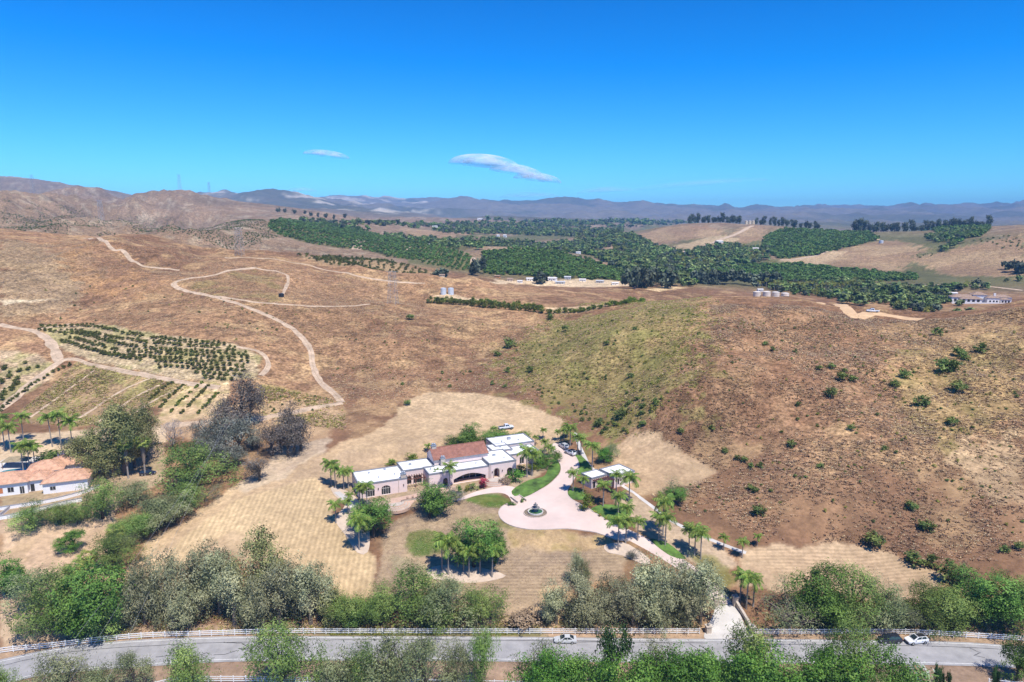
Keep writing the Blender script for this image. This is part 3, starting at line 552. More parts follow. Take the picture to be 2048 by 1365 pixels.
I4 = Matrix.Identity(4)
def MT(x, y, z, a=0.): return Matrix.Translation((x,y,z))@Matrix.Rotation(a,4,'Z')
house = tag(empty('mansion',(HOUSE_O[0],HOUSE_O[1],HOUSE_Z),HOUSE_A),'long pink stucco mansion with white flat roofs and one red tiled gable','house')
def chimney(p, x, y, z0, z1, w=1.5, d=1.0):
    o = MB().box(x,y,z0,x+w,y+d,z1).build('chimney',stucco_s,p); k = MB().box(x-.12,y-.12,z1,x+w+.12,y+d+.12,z1+.18); k.lathe([(.28,.18),(.28,.7),(.42,.75),(.05,1.0)],10,(x+w*.3,y+d/2,z1)); k.lathe([(.28,.18),(.28,.6),(.42,.65),(.05,.9)],10,(x+w*.72,y+d/2,z1)); k.build('chimney_cap',metal,o)
def lamp(p, x, y, z):
    mb = MB(); mb.box(x-.05,y-.22,z,x+.05,y,z+.08); mb.lathe([(.03,-.35),(.13,-.2),(.15,.15),(.02,.32)],6,(x,y-.2,z)); mb.build('wall_lamp',iron,p)
def downpipe(p, x, y, h): MB().tube([(x,y,.1),(x,y,h)],.06,6).build('downpipe',stucco_s,p)
# left wing
hl = 4.2; lw = [arch_loop(2.9,2.7,2.0,.95,.1),arch_loop(7.6,2.7,2.0,.95,.1)]
wall_panel('front_wall',house,stucco,I4,14,hl,lw,z0=-.6)
core(house,0,.36,14,11,-1.2,hl-.02,stucco)
for l_ in lw: pane(house,I4,l_,.3,3,2.0)
lwl = [rect_loop(3.0,1.0,.9,2.4),rect_loop(7.5,2.2,.2,2.6)]
wall_panel('end_wall',house,stucco,MT(-.36,11,0,R(-90)),11,hl-.002,[rect_loop(11-x,w_,a,c) for (x,w_,a,c) in ((3.,1.,.9,2.4),(7.5,2.2,.2,2.6))],z0=-.6)
for l_ in [rect_loop(11-x,w_,a,c) for (x,w_,a,c) in ((3.,1.,.9,2.4),(7.5,2.2,.2,2.6))]: pane(house,MT(-.36,11,0,R(-90)),l_,.3,1)
flat_roof(house,-.36,0,14,11,hl); chimney(house,12.2,-.05,hl,hl+1.3)
for x in (5.3,12.9): lamp(house,x,0,2.3)
downpipe(house,11.4,-.07,hl)
# recessed link with timber pergola
wall_panel('link_wall',house,stucco,MT(14,5,0),6.6,4.6,[rect_loop(1.5,2.2,.15,2.7),rect_loop(4.6,2.6,.15,2.7)],z0=-.6)
core(house,14.01,5.36,20.6,12.5,-1.2,4.58,stucco)
for l_ in (rect_loop(1.5,2.2,.15,2.7),rect_loop(4.6,2.6,.15,2.7)): pane(house,MT(14,5,0),l_,.3,3,2.1,fm=framed)
flat_roof(house,14,5,24,13,4.6,.22)
pg = empty('pergola',(0,0,0)); pg.parent = house
MB().box(14.05,1.9,2.75,20.3,2.1,3.0).build('beam',wood,pg)
for k in range(8): MB().box(14.2+k*.8,1.2,3.0,14.32+k*.8,5.05,3.18).build('rafter',wood,pg)
for x in (14.4,17.2,20.0): MB().box(x-.11,1.88,-.3,x+.11,2.12,2.75).build('post',wood,pg)
# projecting block, loggia and entrance
wall_panel('front_wall',house,stucco,MT(20.6,-.6,0),6.8,4.5,[arch_loop(5.2,1.5,1.9,.75,.1)],z0=-.6); core(house,20.61,-.24,27.39,6,-1.2,4.48,stucco); pane(house,MT(20.6,-.6,0),arch_loop(5.2,1.5,1.9,.75,.1),.3,1,1.9,fm=framed)
wall_panel('side_wall',house,stucco,MT(20.59,6,0,R(-90)),6.6,4.48,[rect_loop(4.4,.9,1.0,2.4)],.3,-.6); pane(house,MT(20.59,6,0,R(-90)),rect_loop(4.4,.9,1.0,2.4),-.02,1)
flat_roof(house,20.6,-.6,27.4,6,4.5,.22)
la = [(1.2,.05)]+[(1.2+10.6*k/16,1.45+1.35*math.sin(math.pi*k/16)) for k in range(17)]+[(11.8,.05)]
wall_panel('loggia_wall',house,stucco,MT(27.4,0,0),12.8,4.2,[la],.5,-.6)
core(house,27.41,3.2,40.19,6,-1.2,4.18,stucco,'rear_wall'); MB().box(27.41,.51,3.3,40.19,3.19,4.15).build('loggia_ceiling',stucco,house); MB().box(27.41,.02,-.8,40.19,3.19,.04).build('loggia_floor',terr,house)
for k in range(5): pane(house,MT(27.4,2.9,0),rect_loop(2.2+k*2.1,1.9,.1,2.9),.25,1,2.2,fm=framed)
flat_roof(house,27.4,0,40.2,6,4.2,.2)
wall_panel('entrance_wall',house,stucco,MT(40.2,-.35,0),9.2,4.8,[arch_loop(2.5,1.7,2.35,.85,.05),arch_loop(7.0,1.9,1.95,.8,.15)],.5,-.6)
tr = MB(); lo_ = arch_loop(2.5,2.2,2.35,1.1,.05,12); li = arch_loop(2.5,1.7,2.35,.85,.05,12); n_ = len(lo_)
tr.add([(x,-.12,z) for x,z in lo_]+[(x,-.12,z) for x,z in li]+[(x,.02,z) for x,z in lo_]+[(x,.3,z) for x,z in li],[(i,i+1,n_+i+1,n_+i) for i in range(n_-1)]+[(i,2*n_+i,2*n_+i+1,i+1) for i in range(n_-1)]+[(n_+i,n_+i+1,3*n_+i+1,3*n_+i) for i in range(n_-1)])
q = tr.build('door_surround',stucco_s,house); q.location = (40.2,-.35,0)
core(house,40.21,1.6,49.39,11,-1.2,4.78,stucco); MB().box(44.2,.16,-1,49.38,1.59,4.7).build('inner_wall',stucco,house); MB().box(40.22,.16,3.4,44.2,1.59,4.7).build('porch_ceiling',stucco,house); MB().box(40.22,-.33,-.8,44.2,1.59,.04).build('porch_floor',terr,house)
d_ = pane(house,MT(40.2,1.25,0),rect_loop(2.5,1.7,.05,2.6),.25,1,fm=wood,name='front_door',gl=wood); pane(house,MT(40.2,-.35,0),arch_loop(7.0,1.9,1.95,.8,.15),.45,1,1.95,fm=framed)
flat_roof(house,40.2,-.35,49.4,11,4.8,.28)
for x in (41.2,44.6): lamp(house,x,-.35,2.2)
for x in (40.4,40.75): downpipe(house,x,-.45,4.7)
# the tiled great hall
hall = empty('great_hall',(0,0,0)); hall.parent = house
x0,x1,y0,y1,ze,zr_ = 24.3,42.2,6.02,14.2,6.2,8.7; ym_ = 10.1
MB().add([(x0,y0,0),(x1,y0,0),(x1,y1,0),(x0,y1,0),(x0,y0,ze),(x1,y0,ze),(x1,y1,ze),(x0,y1,ze),(x0,ym_,zr_),(x1,ym_,zr_)],[(0,1,5,4),(2,3,7,6),(1,2,6,9,5),(3,0,4,8,7)]).build('hall_wall',stucco,hall)
rf = MB(); sl_ = (zr_-ze)/(ym_-y0); o_ = .35
for (ya,yb,za,zb_) in ((y0-o_,ym_,ze-o_*sl_,zr_),(y1+o_,ym_,ze-o_*sl_,zr_)):
    rf.add([(x0-.25,ya,za+.08),(x1+.25,ya,za+.08),(x1+.25,yb,zb_+.08),(x0-.25,yb,zb_+.08),(x0-.25,ya,za+.28),(x1+.25,ya,za+.28),(x1+.25,yb,zb_+.28),(x0-.25,yb,zb_+.28)],[(0,3,2,1),(4,5,6,7),(0,1,5,4),(1,2,6,5),(3,0,4,7)])
rfo = rf.build('tiled_roof',tile_red,hall); MB().tube([(x0-.26,ym_,zr_+.3),(x1+.26,ym_,zr_+.3)],.14,6).build('ridge_cap',tile_red,rfo)
MB().box(x0-.27,y0-o_-.06,ze-o_*sl_-.02,x1+.27,y0-o_+.02,ze-o_*sl_+.3).build('gutter',coping,rfo)
chimney(house,24.6,9.6,7,9.6,1.5,1.1); chimney(house,26.0,4.4,4.4,7.0,1.4,1.0)
# right wings
wall_panel('wing_wall',house,stucco,MT(49.4,7.5,0),12,3.8,[rect_loop(2,1.2,.8,2.3),rect_loop(5.5,1.6,.2,2.5)],.35,-.6); core(house,49.41,7.86,61.39,15,-1.2,3.78,stucco); flat_roof(house,49.4,7.5,61.4,15,3.8,.2)
for l_ in (rect_loop(2,1.2,.8,2.3),rect_loop(5.5,1.6,.2,2.5)): pane(house,MT(49.4,7.5,0),l_,.3,1)
core(house,46,11.02,53,18,-1.2,4.4,stucco); flat_roof(house,46,11.02,53,18,4.42,.2); core(house,48.5,15.2,63,24.5,-1.2,4.55,stucco); flat_roof(house,48.5,15.2,63,24.5,4.57,.22)
core(house,42.3,11.1,48,18.5,-1.2,4.0,stucco); flat_roof(house,42.3,11.1,48,18.5,4.02,.2)
for (x,y,z,w_,h_) in ((4,8,4.2,.5,.5),(9,9,4.2,.7,.4),(11,4,4.2,.3,.6),(17,9,4.6,.8,.5),(22,3,4.5,.4,.5),(31,4.6,4.2,.5,.4),(37,3.2,4.2,.3,.6),(44,6,4.8,.9,.6),(46.5,3,4.8,.35,.5),(52,11,3.8,.8,.5),(55,20,4.57,1.2,.8),(52,18.5,4.57,.4,.6),(58,18,4.57,.5,.5),(49.5,14,4.42,.6,.4),(6,3,4.2,.25,.7)): MB().box(x,y,z-.02,x+w_,y+w_*.8,z+h_).build('roof_vent',metal,house)
# round steps and planters
def steps(name, lab, px, py, r, n, ang, h=.14):
    c = G(px,py); o = empty(name,(c.x,c.y,c.z),ang); tag(o,lab,'steps')
    for k in range(n): MB().prism([(math.cos(t)*(r-k*.42),math.sin(t)*(r-k*.42)) for t in np.linspace(math.pi,2*math.pi,22)],-.5 if k == 0 else k*h-.02,.12+(k+1)*h).build('step',stucco_s if k%2 else terr,o)
steps('entrance_steps','fan of curved stone steps below the arched entrance',990,962,5.2,6,HOUSE_A); steps('terrace_steps','fan of curved steps below the left terrace',792,1012,4.4,6,HOUSE_A)
st = tag(empty('garden_steps',tuple(G(1037,1001)),R(30)),'straight pink steps with low walls from court to path','steps')
for k in range(5): MB().box(-1.3,k*.75-1.9,-.3,1.3,k*.75-1.15,.15+k*.12).build('step',pink,st)
for x in (-1.55,1.35): MB().box(x,-2.1,-.3,x+.22,2.2,.75).build('cheek_wall',kerbm,st)
pw = tag(empty('planter_wall',tuple(G(826,1001)),HOUSE_A),'low stone planter wall beside the terrace steps','planter')
MB().box(-3.4,-.2,-.3,3.4,.2,.75).build('wall',stucco_s,pw); MB().box(-3.5,-.28,.75,3.5,.28,.85).build('coping',terr,pw)
for k in range(3): MB().lathe([(.15,.85),(.32,1.0),(.36,1.3),(.3,1.35),(.28,1.2),(.0,1.18)],10,(-1.6+k*1.6,0,0)).build('pot',terr,pw)
# garage
gar = tag(empty('garage',(25.2,198.4,9.4),R(33)),'small pink stucco garage with flat roofs and timber pergola','garage')
MB().box(3.0,-5.8,-.8,11.2,1.2,3.72).build('wall',stucco,gar); flat_roof(gar,3,-5.8,11.2,1.2,3.75,.2); MB().box(-3.2,-2.6,-.8,2.98,2.4,3.27).build('side_wall',stucco,gar); flat_roof(gar,-3.2,-2.6,2.98,2.4,3.3,.18)
for (x,w_) in ((4.6,.6),(7.2,1.1),(9.8,.6)): pane(gar,MT(0,-5.8,0),rect_loop(x,w_,.9,2.6),-.02,1,fm=framed)
for (x,w_) in ((-2.2,.8),(-.4,.9)): pane(gar,MT(0,-2.6,0),arch_loop(x,w_,1.8,.4,.2),-.02,0,fm=framed)
gp = empty('pergola',(0,0,0)); gp.parent = gar
for y in (-5.6,-3.0): MB().box(-3.0,y-.1,2.55,2.9,y+.1,2.8).build('beam',wood,gp)
for k in range(9): MB().box(-2.9+k*.7,-6.3,2.8,-2.78+k*.7,-2.65,2.95).build('rafter',wood,gp)
for x in (-2.8,0,2.7): MB().box(x-.1,-5.7,-.8,x+.1,-5.5,2.55).build('post',wood,gp)
# fountain
fc = G(1071,1027); ft = tag(empty('fountain',(fc.x,fc.y,fc.z+.1)),'tiered grey stone fountain on a planted round island','fountain')
stone = mat('grey_stone',(.24,.23,.22),.85,.2,2); whst = mat('pale_stone',(.66,.63,.58),.85,.1,2); gcov = mat('island_planting',(.22,.17,.12),.95,.35,2.5,.06,8)
MB().lathe([(3.2,-.1),(3.2,.16),(3.0,.2),(0,.24)],36).build('island',gcov,ft); MB().lathe([(3.2,-.1),(3.38,-.1),(3.38,.22),(3.2,.22)],36).build('island_kerb',kerbm,ft)
MB().lathe([(2.15,.1),(2.2,.62),(2.0,.62),(1.95,.35),(1.9,.35)],32).build('basin',whst,ft); MB().lathe([(1.92,.42),(0,.42)],32).build('water',mat('green_water',(.05,.12,.03),.1,.3,1,spec=.6),ft)
MB().lathe([(.5,.2),(.45,1.0),(.3,1.15),(1.15,1.55),(1.2,1.7),(1.05,1.66),(.25,1.5),(.2,2.1),(.65,2.4),(.68,2.5),(.15,2.35),(.12,2.75),(.3,2.95),(.1,3.2),(0,3.25)],20).build('pedestal',stone,ft)
# ------------------------------------------------------------------ neighbouring white house
def hip(parent, x0, y0, x1, y1, z0, ze, zr_, mt_w, mt_r, ov=.55, wall=True):
    if wall: MB().box(x0,y0,z0,x1,y1,ze).build('wall',mt_w,parent)
    a,b_,c,d = x0-ov,y0-ov,x1+ov,y1+ov; w_,h_ = c-a,d-b_; i = min(w_,h_)/2
    r1,r2 = ((a+i,(b_+d)/2),(c-i,(b_+d)/2)) if w_ >= h_ else (((a+c)/2,b_+i),((a+c)/2,d-i))
    v = [(a,b_,ze),(c,b_,ze),(c,d,ze),(a,d,ze),(r1[0],r1[1],zr_),(r2[0],r2[1],zr_)]
    f = [(0,1,5,4),(1,2,5),(2,3,4,5),(3,0,4)] if w_ >= h_ else [(0,1,4),(1,2,5,4),(2,3,5),(3,0,4,5)]
    o = MB().add(v,f).build('roof',mt_r,parent); MB().box(a+.01,b_+.01,ze-.22,c-.01,d-.01,ze-.01).build('eave',mat('eave_board',(.30,.27,.25),.8,.1,2),o)
    hb = MB()
    for p_,q_ in ((0,4),(3,4),(1,5),(2,5),(4,5)) if w_ >= h_ else ((0,4),(1,4),(2,5),(3,5),(4,5)): hb.tube([Vector(v[p_])+Vector((0,0,.04)),Vector(v[q_])+Vector((0,0,.04))],.11,5)
    hb.build('hip_tile',mt_r,o); return o
nb = tag(empty('white_house',(-151,187.5,9),R(22)),'white stucco house with orange clay hip roofs','house')
hip(nb,-8,2,8,11,-1,3.7,5.9,whitew,tile_or); hip(nb,12.5,-1,24,7,-1,3.4,5.6,whitew,tile_or); hip(nb,7.5,3,13,9.5,-1,3.55,5.2,whitew,tile_or); hip(nb,6,9.4,15.5,17,-1,3.9,6.2,whitew,tile_or); hip(nb,11,14,20,22,-1,3.6,5.8,whitew,tile_or); hip(nb,-14,-1,-8.02,8,-1,3.3,5.3,whitew,tile_or)
orange = mat('orange_panel',(.55,.20,.07),.7,.1,2)
for (x,w_,a,c) in ((-6,.9,1.1,2.4),(-.2,1.4,.9,2.5),(1.3,1.1,.9,2.5),(3.8,1.6,.9,2.5),(6.6,1.2,.1,2.4)): pane(nb,MT(0,2,0),rect_loop(x,w_,a,c),-.02,1,fm=framew if x != 1.3 else orange,gl=glass if x != 1.3 else orange)
pane(nb,MT(0,-1,0),rect_loop(15,1.5,1.,2.2),-.02,1); pane(nb,MT(0,3,0),rect_loop(9,1.,.1,2.3),-.02,0,fm=framed); pane(nb,MT(0,9.4,0),rect_loop(13.5,1.8,2.6,3.4),-.02,2,fm=framed)
MB().box(-3,2.5,4.4,-2.4,3.1,5.2).build('vent',whitew,nb)
# terrace walls with rails in front of it
for i,(pz,h_,lb) in enumerate([([(0,1021),(60,1012),(110,1003),(160,990),(200,975)],1.0,'upper white garden wall in front of the white house'),([(0,1040),(40,1033),(90,1020),(130,1010),(165,1003)],1.1,'lower white garden wall below the white house'),([(20,1018),(0,1034)],.8,'short white wall joining the two garden walls')]):
    p = dens([zr(*q) for q in pz],2.0); o = empty('garden_wall',(p[0].x,p[0].y,H(p[0].x,p[0].y))); tag(o,lb,'wall'); mb = MB(); mc = MB(); z_ = max(H(q.x,q.y) for q in p)+h_
    for a,c in zip(p[:-1],p[1:]):
        d = (c-a).normalized(); nrm = Vector((-d.y,d.x))*.14; q = [a-nrm,c-nrm,c+nrm,a+nrm]
        mb.prism([(v.x,v.y) for v in q],z_-h_-1.2,z_-.02); q2 = [a-nrm*1.6,c-nrm*1.6,c+nrm*1.6,a+nrm*1.6]; mc.prism([(v.x,v.y) for v in q2],z_,z_+.1)
    for m_,mm,nn in ((mb,whitew,'wall'),(mc,mat('wall_coping',(.33,.31,.29),.8,.1,1),'coping')):
        k = m_.build(nn,mm,o); k.location = (-o.location[0],-o.location[1],-o.location[2])
pool = W([(0,947),(20,941),(55,938),(62,944),(40,950),(0,958)]); po = sheet('swimming_pool',pool,.25,mat('pool_water',(.04,.24,.26),.08,.15,.5,spec=.6),1.2); tag(po,'teal swimming pool behind the white house','pool')
pav = struct(sheet('pool_deck',W([(0,925),(60,915),(105,918),(85,940),(60,952),(0,964)]),.12,conc,1.3),'pale paved pool deck behind the white house')
thm = mat('weathered_thatch',(.30,.24,.15),.95,.25,2,.08,6)
cb = tag(empty('garden_pavilion',tuple(G(35,935)),.2),'open thatched pavilion beside the pool','pavilion'); MB().add([(-4,-2,2.5),(4,-2,2.5),(4,2,2.5),(-4,2,2.5),(-2,0,3.8),(2,0,3.8)],[(0,1,5,4),(1,2,5),(2,3,4,5),(3,0,4),(3,2,1,0)]).build('roof',thm,cb)
for x in (-3.5,3.5):
    for y in (-1.6,1.6): MB().tube([(x,y,-.2),(x,y,2.55)],.1,6).build('post',wood,cb)
# ------------------------------------------------------------------ far white villa
vl = G(1965,606,500); vz = vl.z
vil = tag(empty('white_villa',(vl.x,vl.y,vz+.6),R(-14)),'sprawling white villa with brown tiled roofs across the right valley','house')
hip(vil,-26,0,-4,9,-4,4.2,6.6,whitew,tile_br); hip(vil,-8,2,4,11,-4,6.6,9.,whitew,tile_br); hip(vil,2,-4,12,8,-4,4.6,6.8,whitew,tile_br); hip(vil,10,4,25,13,-4,4.6,6.8,whitew,tile_br); hip(vil,-20,-3.5,-2,0,-4,3.1,4.2,whitew,tile_br); hip(vil,14,-2,22,4,-4,3.2,4.4,whitew,tile_br)
for x in (-23,-17,-13,-9,-5): pane(vil,MT(0,-3.5 if -20 < x < -2 else 0,0),rect_loop(x,2.2,.3,2.6),-.03,1,fm=framed)
for x in (4.5,7.5,10): pane(vil,MT(0,-4,0),rect_loop(x,1.4,.6,2.2),-.03,0,fm=framed)
for x in (15.5,18,20.5): pane(vil,MT(0,-2,0),arch_loop(x,1.5,1.6,.6,.2),-.03,0,fm=framed)
MB().box(9,1,4,10.6,2.4,8.4).build('chimney',whitew,vil); MB().box(-28,-7,-5,26,-6.6,.3).build('retaining_wall',whitew,vil)
# far houses and sheds, each with its own walls and roof
FARH = [(1020,563,10,6,'c'),(1040,566,9,5,'w'),(1060,562,14,6,'w'),(1105,562,16,7,'w'),(1135,559,12,6,'g'),(1165,563,12,5,'w'),(1200,566,14,5,'g'),(1230,570,12,5,'w'),(995,556,10,5,'o'),(1120,568,18,5,'g'),(1207,523,8,4,'w'),(1190,507,9,4,'w'),(1246,509,8,4,'g'),(1296,518,7,4,'w'),(1354,527,10,4,'w'),(1310,507,9,4,'w'),(1372,510,6,6,'w'),(1438,487,14,5,'w'),(1510,500,12,4,'w'),(1520,498,8,4,'c'),(1156,508,9,4,'w'),(1010,475,6,5,'w'),(996,474,5,4,'w'),(960,440,9,3,'w'),(958,449,7,3,'w'),(1060,450,8,3,'w'),(1085,447,7,3,'c'),(884,563,9,5,'c'),(860,492,7,4,'w'),(870,455,10,3,'w'),(1555,537,9,4,'g'),(1905,590,14,5,'w'),(1520,583,10,5,'w')]
wm = {'w':whitew,'c':mat('cream_wall',(.55,.45,.34),.9,.1,.5),'g':mat('grey_sheet',(.45,.46,.47),.6,.1,.3),'o':mat('orange_wall',(.60,.28,.12),.9,.1,.5)}; rm = {'w':mat('pale_roof',(.62,.60,.57),.8,.1,.3),'c':tile_br,'g':wm['g'],'o':tile_br}
FARC = {'w':'white','c':'cream','g':'grey','o':'orange'}
for i,(px,py,wp,hp,k) in enumerate(FARH):
    g = G(px,py,520); sc = g.y/FPX; w_ = wp*sc*1.05; h_ = hp*sc*.75; d_ = w_*.6
    o = tag(empty('far_house' if k != 'g' else 'farm_shed',g,random.uniform(-.4,.4)),None,'house' if k != 'g' else 'shed','buildings in the far valley')
    lab = f"tiny {FARC[k]} {'house' if k != 'g' else 'shed'} in the valley, "+('by the farm yard' if 985 < px < 1245 and py > 554 else 'amid the valley trees' if px < 1400 else 'below the right-hand orchards')
    o['label'] = lab; o['_px'] = px
    hr = h_*1.45; MB().box(-w_/2,-d_/2,-2,w_/2,d_/2,h_).build('wall',wm[k],o)
    MB().add([(-w_/2-.4,-d_/2-.4,h_),(w_/2+.4,-d_/2-.4,h_),(w_/2+.4,0,hr),(-w_/2-.4,0,hr),(w_/2+.4,d_/2+.4,h_),(-w_/2-.4,d_/2+.4,h_)],[(0,1,2,3),(3,2,4,5),(0,3,5),(1,4,2)]).build('roof',rm[k],o)
    for x in (-.25,.25): MB().box(x*w_-w_*.06,-d_/2-.05,h_*.3,x*w_+w_*.06,-d_/2-.01,h_*.75).build('window',glass,o)
    if k == 'g' or k == 'w': MB().box(-w_*.05,-d_/2-.06,-.5,w_*.05,-d_/2-.012,h_*.6).build('door',framed,o)
ORD = ['leftmost','second','third','fourth','fifth','sixth','seventh','eighth','ninth','tenth','eleventh','twelfth','thirteenth','fourteenth','fifteenth','sixteenth','seventeenth','eighteenth','nineteenth','twentieth']
def ordn(i, n): return 'leftmost' if i == 0 else 'rightmost' if i == n-1 else ORD[i]+' from the left' if i < len(ORD) else f'{i+1}'+({1:'st',2:'nd',3:'rd'}.get((i+1)%10,'th'))+' from the left'
_by = {}
for o in [o for o in bpy.data.objects if '_px' in o]: _by.setdefault(o['label'],[]).append(o)
for lb,os_ in _by.items():
    os_.sort(key=lambda q: q['_px'])
    for i,o in enumerate(os_):
        if len(os_) > 1: o['label'] = lb+', '+ordn(i,len(os_))
        del o['_px']
# ------------------------------------------------------------------ vehicles
tyre = mat('tyre_rubber',(.02,.02,.02),.85,.1,3); rim = mat('alloy_rim',(.5,.51,.52),.35,.05,3,metal=.7); cglass = mat('car_glass',(.02,.03,.04),.06,.1,1,spec=.8); lampw = mat('lamp_lens',(.7,.72,.75),.15,.05,2); lampr = mat('red_lens',(.35,.01,.01),.25,.05,2); trim = mat('black_trim',(.025,.025,.027),.5,.1,2)
def car(kind, paint, loc, rz, label, name=None, roof_m=None):
    o = tag(empty(name or {'sedan':'sedan_car','suv':'suv_car','pickup':'pickup_truck','flatbed':'flatbed_truck'}[kind],loc,rz),label,'car' if kind in ('sedan','suv') else 'truck')
    if kind == 'sedan': st_ = [(-2.42,.38,.82,.72),(-2.3,.26,.98,.84),(-1.6,.22,1.0,.91),(0,.2,.97,.91),(.95,.2,.94,.91),(1.7,.22,.86,.89),(2.25,.26,.74,.80),(2.42,.36,.62,.66)]; gh = (-1.85,1.2,-.85,.15,.97,1.46,.82,.62); wx = (-1.38,1.42); wr = .33
    elif kind == 'suv': st_ = [(-2.35,.42,1.0,.76),(-2.25,.3,1.15,.88),(-1.5,.26,1.14,.94),(0,.25,1.1,.94),(.9,.25,1.06,.94),(1.6,.27,1.0,.92),(2.2,.3,.88,.84),(2.36,.42,.72,.7)]; gh = (-2.2,1.25,-1.75,.15,1.1,1.68,.86,.68); wx = (-1.38,1.42); wr = .37
    else: st_ = [(-2.85,.5,1.05,.84),(-2.8,.4,1.12,.94),(-.5,.4,1.12,.96),(.0,.4,1.12,.96),(1.2,.4,1.12,.96),(1.9,.42,1.08,.94),(2.7,.45,.98,.88),(2.85,.55,.8,.78)]; gh = (-.7,1.45,-.5,.75,1.1,1.85,.9,.72); wx = (-1.75,1.85); wr = .4
    V = []; F = []
    for x,zl,zb,hw in st_: V += [(x,-hw*.9,zl),(x,-hw,zl+.18),(x,-hw,zb-.2),(x,-hw*.92,zb),(x,hw*.92,zb),(x,hw,zb-.2),(x,hw,zl+.18),(x,hw*.9,zl)]
    for i in range(len(st_)-1): F += [(i*8+k,i*8+(k+1)%8,(i+1)*8+(k+1)%8,(i+1)*8+k) for k in range(8)]
    F += [tuple(range(8))[::-1],tuple(range((len(st_)-1)*8,len(st_)*8))]
    body = MB().add(V,F).build('body',paint,o,True)
    bv = body.modifiers.new('edge','EDGE_SPLIT'); bv.split_angle = R(38)
    a,b_,c,d,z0,z1,w0,w1 = gh
    q = [(a,-w0,z0),(b_,-w0,z0),(b_,w0,z0),(a,w0,z0),(c,-w1,z1),(d,-w1,z1),(d,w1,z1),(c,w1,z1)]
    cab = MB().add(q,[(0,1,5,4),(1,2,6,5),(2,3,7,6),(3,0,4,7),(4,5,6,7)]).build('cabin',paint,o)
    if roof_m: MB().add([(c+.05,-w1+.06,z1+.012),(d-.05,-w1+.06,z1+.012),(d-.05,w1-.06,z1+.012),(c+.05,w1-.06,z1+.012)],[(0,1,2,3)]).build('roof_panel',roof_m,cab)
    def panel(nm, A, B, C_, D, u0, u1, v0, v1, mt=cglass):
        A,B,C_,D = map(Vector,(A,B,C_,D)); nrm = (B-A).cross(D-A).normalized()*.015
        f = lambda u,v: (A*(1-u)+B*u)*(1-v)+(D*(1-u)+C_*u)*v+nrm
        MB().add([f(u0,v0),f(u1,v0),f(u1,v1),f(u0,v1)],[(0,1,2,3)]).build(nm,mt,o)
    panel('windscreen',q[1],q[2],q[6],q[5],.06,.94,.06,.94); panel('rear_window',q[3],q[0],q[4],q[7],.08,.92,.1,.92)
    for (A,B,C_,D) in ((q[0],q[1],q[5],q[4]),(q[2],q[3],q[7],q[6])):
        for u0,u1 in ((.12,.48),(.52,.88)): panel('side_window',A,B,C_,D,u0,u1,.12,.88)
    L_ = st_[-1][0]; zf = st_[-1][2]; hw = st_[-2][3]
    for s in (-1,1):
        MB().box(L_-.16,s*hw*.72-.18,zf-.1,L_+.012,s*hw*.72+.18,zf+.06).build('headlight',lampw,o)
        MB().box(-L_-.012,s*hw*.78-.12,st_[0][2]-.22,-L_+.14,s*hw*.78+.12,st_[0][2]+.02).build('tail_light',lampr,o)
        MB().box(b_-.55,s*(w0+.16)-.1,z0-.02,b_-.4,s*(w0+.16)+.1,z0+.14).build('mirror',paint,o)
        for x in wx:
            t_ = MB().tube([(x,s*(st_[3][3]-.2),wr),(x,s*(st_[3][3]+.03),wr)],wr,18).build('wheel',tyre,o); MB().tube([(x,s*(st_[3][3]+.02),wr),(x,s*(st_[3][3]+.045),wr)],wr*.62,14).build('rim',rim,t_)
    MB().box(L_-.3,-hw*.8,.28,L_+.02,hw*.8,.5).build('front_bumper',trim,o)
    if kind in ('pickup','flatbed'):
        MB().box(-2.7,-.8,1.123,-.75,.8,1.135).build('bed',trim,o)
    return o
def paint(n, c, metal_=0.): return mat(n,c,.3,.03,1,metal=metal_,coat=.6,spec=.5)
p_sil = paint('silver_paint',(.60,.61,.62),.1); p_wht = paint('white_paint',(.80,.80,.80)); p_blu = paint('dark_navy_paint',(.02,.022,.035)); p_gry = paint('pale_grey_paint',(.62,.63,.64),.2)
def rz_at(px, py): g = G(px,py); return (g.x,g.y,g.z)
def on_road(px, f): 
    x = s_of(px,1278)*138; return road_pt(x,f)
def rp(px, py): x,y = unp(px,py,.1); return (x,y,.115)
car('sedan',p_sil,rp(1131,1284),R(180),'silver sedan driving left along the road'); car('suv',p_blu,rp(1779,1284),R(181),'dark navy car on the road ahead of the white one'); car('suv',p_wht,rp(1832,1285),R(188),'white suv with black roof at the roadside',roof_m=trim)
g = G(1127,896); car('suv',p_gry,(g.x,g.y,g.z+.12),R(118),'pale grey suv parked at the top of the drive'); g = G(1141,909); car('suv',p_wht,(g.x,g.y,g.z+.12),R(125),'white suv parked beside the upper lawn',roof_m=trim)
g = G(296,950); car('suv',p_blu,g,R(10),'dark car parked beside the shaggy fan palms'); g = G(1012,858); car('pickup',p_wht,g,R(20),'white truck parked behind the house trees'); g = G(1745,626); car('pickup',p_wht,(g.x,g.y,g.z+.3),R(165),'white pickup on the orange crest track')
